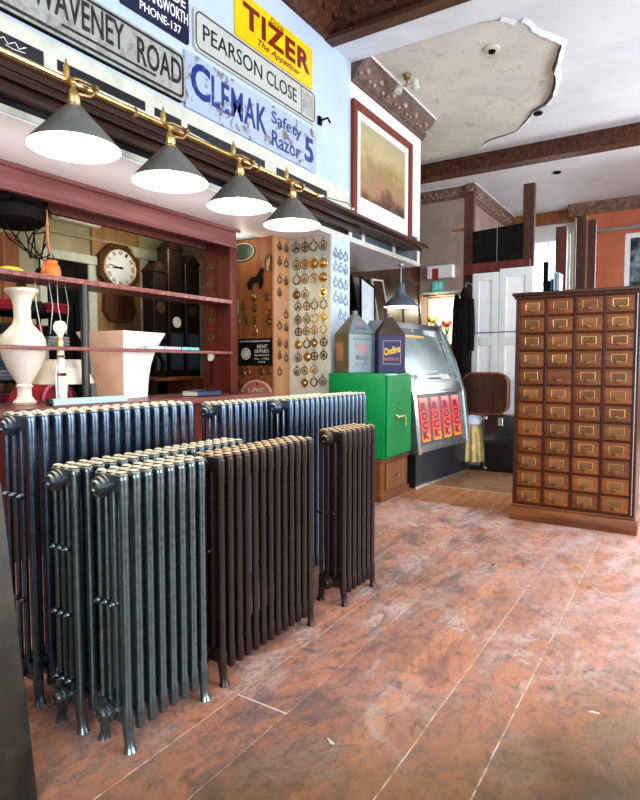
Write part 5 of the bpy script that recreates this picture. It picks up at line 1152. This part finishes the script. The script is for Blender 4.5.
b = B(); b.box((q0.x, 7.55, zsf), (q1.x, 7.80, zsf+.035), .004); b.build('board', M['darkwood'], r); b = B(); b.box((q0.x, 7.542, zsf+.02), (q1.x, 7.552, zsf+.05)); b.build('edge_strip', M['cream'], r)
zt0 = PY(430, 345, 7.5).z+.001; M['glowcream'] = mat('glowing_cream_board', (.85, .80, .62), (.80, .72, .5), rough=.6, ns=4, emit=(.9, .85, .6), es=.25)  # slight glow put into the backboard in place of lamp light
b = B(); b.box((q0.x, 7.775, zt0), (q1.x+.02, 7.788, zsf-.02)); tag(b.build('display_backboard', M['glowcream']), 'bright cream backboard behind the flowers near the coats', 'board')
r = thing('display_table', 'narrow wooden display table under flowers behind jukebox', 'table', ((q0.x+q1.x)/2, 7.6, ZF)); zt_ = PY(430, 345, 7.5).z
b = B(); b.box((q0.x, 7.38, zt_-.03), (q1.x, 7.79, zt_)); b.build('tabletop', M['midwood'], r)
for x in (q0.x+.03, q1.x-.03):
    for y in (7.42, 7.74): b = B(); b.box((x-.02, y-.02, ZF), (x+.02, y+.02, zt_-.03)); b.build('leg', M['midwood'], r)
light('POINT', 'display_light', ((q0.x+q1.x)/2, 7.55, zsf-.12), 11, (1, .92, .68), .08)
for k, (px_, py_, c1, l) in enumerate(((433, 320, (.85, .65, .03), 'vase of yellow flowers on the display table, left'), (447, 324, (.85, .12, .04), 'vase of red orange flowers on the display table, right'), (440, 325, (.75, .8, .75), 'vase of white flowers between yellow and red ones'))):
    q = PY(px_, py_, 7.5); r = thing('flower_vase', l, 'flowers', (q.x, 7.5, zt_), 0, 'vases of flowers on the display table')
    b = B(); b.lathe([(.03, 0), (.045, .04), (.04, .10), (.025, .13), (.03, .14)], FZ(q.x, 7.5, zt_), 12); b.build('vase', M['paleblue'], r)
    b = B()
    for i in range(6): a = i*1.05; b.tube([(q.x, 7.5, zt_+.1), (q.x+.04*math.cos(a), 7.5+.03*math.sin(a), q.z-.01)], .004, 5)
    b.build('stems', mat('stem_green', (.08, .2, .04), (.05, .14, .03)), r)
    b = B()
    for i in range(7): a = i*.9; b.sph((q.x+.05*math.cos(a)*(i > 0), 7.5+.03*math.sin(a), q.z+.02*math.sin(i*2)), .028, 7)
    b.build('blooms', mat('bloom%d' % k, c1, tuple(x*.8 for x in c1), rough=.6), r)

scale_about_eye(False)
# ------------------------------------------------------------------ open trunk and skirted stool
q0, q1 = PZ(484, 466), PZ(514, 464)
tx0, tx1, tyf = -2.20, -1.60, 7.06
def T3(px, py, Y): return PY(px, py, Y)
a, c_ = PY(484, 465, 7.06), PY(520, 465, 7.06); zt_ = PY(500, 416, 7.06).z
r = thing('travelling_trunk', 'black travelling trunk with metal corners beside index cabinet', 'trunk', ((a.x+c_.x)/2, 7.25, 0))
b = B(); b.box((a.x, 7.06, 0), (c_.x+.1, 7.36, zt_), .012, seg=2); b.build('trunk_body', M['black'], r)
b = B()
for x in (a.x, c_.x+.1):
    for z in (0.02, zt_-.05): b.box((x-.012, 7.055, z), (x+.03, 7.075, z+.04), .004)
b.box((a.x+.16, 7.045, zt_-.12), (a.x+.22, 7.062, zt_-.02), .004); b.build('lock_plate', M['silver'], r)
a, c_ = PY(462, 415, 7.2), PY(507, 415, 7.2); zb = PY(480, 418, 7.2).z; zz = PY(480, 374, 7.2).z
r = thing('brown_suitcase', 'brown leather case with rounded corners standing on the black trunk', 'case', ((a.x+c_.x)/2, 7.2, zb)); w = c_.x-a.x; h = zz-zt_+.01
Tc = FY((a.x+c_.x)/2+.0, 7.20, zt_+.002+h/2)
b = B(); b.prism(rrect(w, h, .13, n=6), -.14, Tc); b.build('shell', wood('case_leather', (.085, .035, .018), (.045, .018, .01), 'Z', .45), r)
b = B(); pts = [(x, y, 0) for x, y in rrect(w, h, .13, n=6)]; b.tube(pts, .012, 6, closed=True, M_=Tc); b.build('piping', M['midwood'], r)
b = B(); b.box((-w/2+.01, h*.08, 0), (w/2-.01, h*.11, .004), M_=Tc); b.build('seam_band', M['darkwood'], r)
q = PY(471, 430, 7.17); sx = q.x
r = thing('skirted_stool', 'small round stool with white cushion and gathered cream skirt', 'stool', (sx, 7.17, 0))
zs_ = PY(471, 416, 7.17).z
b = B(); rr_ = .135
def wavy(rad, z, amp, k=15, n=90): return [Vector((sx+(rad+amp*math.sin(k*2*math.pi*i/n))*math.cos(2*math.pi*i/n), 7.17+(rad+amp*math.sin(k*2*math.pi*i/n))*math.sin(2*math.pi*i/n), z)) for i in range(n)]
b.rings([wavy(rr_+.07, zs_-.55, .020), wavy(rr_+.045, zs_-.33, .014), wavy(rr_+.01, zs_-.13, .008), wavy(rr_-.01, zs_-.10, .002)], cap=False); b.build('skirt', M['creamcl'], r)
b = B(); b.lathe([(rr_-.02, zs_-.12), (rr_+.02, zs_-.09), (rr_+.025, zs_-.04), (rr_-.01, zs_-.005), (rr_*.5, zs_+.012), (0, zs_+.015)], FZ(sx, 7.17, 0), 24); b.build('cushion', M['whitecl'], r)
for k in range(3):
    an = R(30+120*k); b = B(); b.tube([(sx+.09*math.cos(an), 7.17+.09*math.sin(an), zs_-.12), (sx+.14*math.cos(an), 7.17+.14*math.sin(an), 0)], .014, 8); b.build('leg', M['darkwood'], r)

# ------------------------------------------------------------------ dark slab leaning at the left edge
r = None
m = mat('dark_mottled_stone', (.008, .006, .004), (.035, .025, .012), rough=.35, spec=.25, ns=7, detail=8)
b = B(); b.m(m)
A, Bv = Vector((-1.60, .955, 0)), Vector((-1.755, .962, .945)); u_ = Vector((0, -1, 0))
v_ = (Bv-A); nrm = u_.cross(v_).normalized(); th = .022
sgn = 1 if nrm.x < 0 else -1
vs = [A, A+u_*.75, Bv+u_*.75, Bv]; vs += [p_+nrm*th*sgn for p_ in vs]
b._add(vs, [(0, 1, 2, 3), (7, 6, 5, 4), (0, 4, 5, 1), (1, 5, 6, 2), (2, 6, 7, 3), (3, 7, 4, 0)])
bmesh.ops.bevel(b.bm, geom=b.bm.edges[:], offset=.003, segments=1, affect='EDGES')
tag(b.build('stone_slab', None), 'dark mottled polished slab leaning at the left edge beside radiators', 'slab')
# litter on the floor
for k, (px_, py_, l) in enumerate(((588, 712, 'tiny splinter of pale wood on floor, bottom right'), (492, 566, 'small dark fleck of debris on floor before the index cabinet'), (335, 745, 'tiny pale paper scrap on floor near bottom centre'))):
    q = PZ(px_, py_); b = B(); b.prism([(0, 0), (.035, .004), (.04, .010), (.012, .012)], .003, Matrix.Translation((q.x, q.y, .0005)) @ Matrix.Rotation(k*1.3, 4, 'Z')); tag(b.build('floor_scrap', M['paper'] if k != 1 else M['blackm']), l, 'debris')

# ------------------------------------------------------------------ light
w = bpy.data.worlds.new('World'); bpy.context.scene.world = w; w.use_nodes = True
bg = w.node_tree.nodes['Background']; bg.inputs['Color'].default_value = (.80, .90, 1.0, 1); bg.inputs['Strength'].default_value = .66
def area(name, loc, target, sx_, sy_, e, col):
    L = bpy.data.lights.new(name, 'AREA'); L.shape = 'RECTANGLE'; L.size = sx_; L.size_y = sy_; L.energy = e; L.color = col
    o = bpy.data.objects.new(name, L); COL.objects.link(o); o.location = loc
    o.rotation_euler = (Vector(target)-Vector(loc)).to_track_quat('-Z', 'Y').to_euler(); return o
area('shop_window_right', (5.0, 4.4, 1.9), (-1.5, 4.2, 1.7), 5.0, 2.8, 480, (.90, .95, 1))
area('shop_window_rear', (1.6, -3.4, 1.7), (-1.4, 3, 1.9), 3.4, 2.4, 240, (.93, .96, 1))
area('far_window_light', (1.5, 10.5, 2.6), (-.6, 5, .2), 2.4, 2.0, 220, (.92, .96, 1))
area('sky_outside_window', (-2.6, 14.2, 3.4), (-2.4, 12, 3.0), 3.0, 3.4, 160, (.95, .98, 1))
scale_about_eye(True)
for loc, e in (((-3.9, 1.0, 2.45), 30), ((-3.8, 3.6, 2.35), 11), ((-2.95, 3.45, 2.2), 1.5)): light('POINT', 'back_room_light', loc, e, (1, .9, .68), .12)
area('soffit_fill_light', tuple(CV @ Vector((-2.5, 1.4, 1.95))), tuple(CV @ Vector((-2.52, 1.4, 2.3))), 4.2, .25, 5.5, (1, .97, .95)).rotation_euler = (math.pi, 0, math.pi/2)  # unseen upward light added to brighten the soffit
scale_about_eye(False)

# ------------------------------------------------------------------ camera
cam = bpy.data.cameras.new('Camera'); co = bpy.data.objects.new('Camera', cam); COL.objects.link(co)
cam.sensor_fit = 'VERTICAL'; cam.sensor_height = 36; cam.lens = F/800*36
co.location = O; co.rotation_euler = (R(90)-PIT, 0, YAW); cam.clip_start = .05
bpy.context.scene.camera = co
sc_ = bpy.context.scene; sc_.view_settings.view_transform = 'Standard'; sc_.view_settings.look = 'Medium High Contrast'; sc_.view_settings.exposure = .12
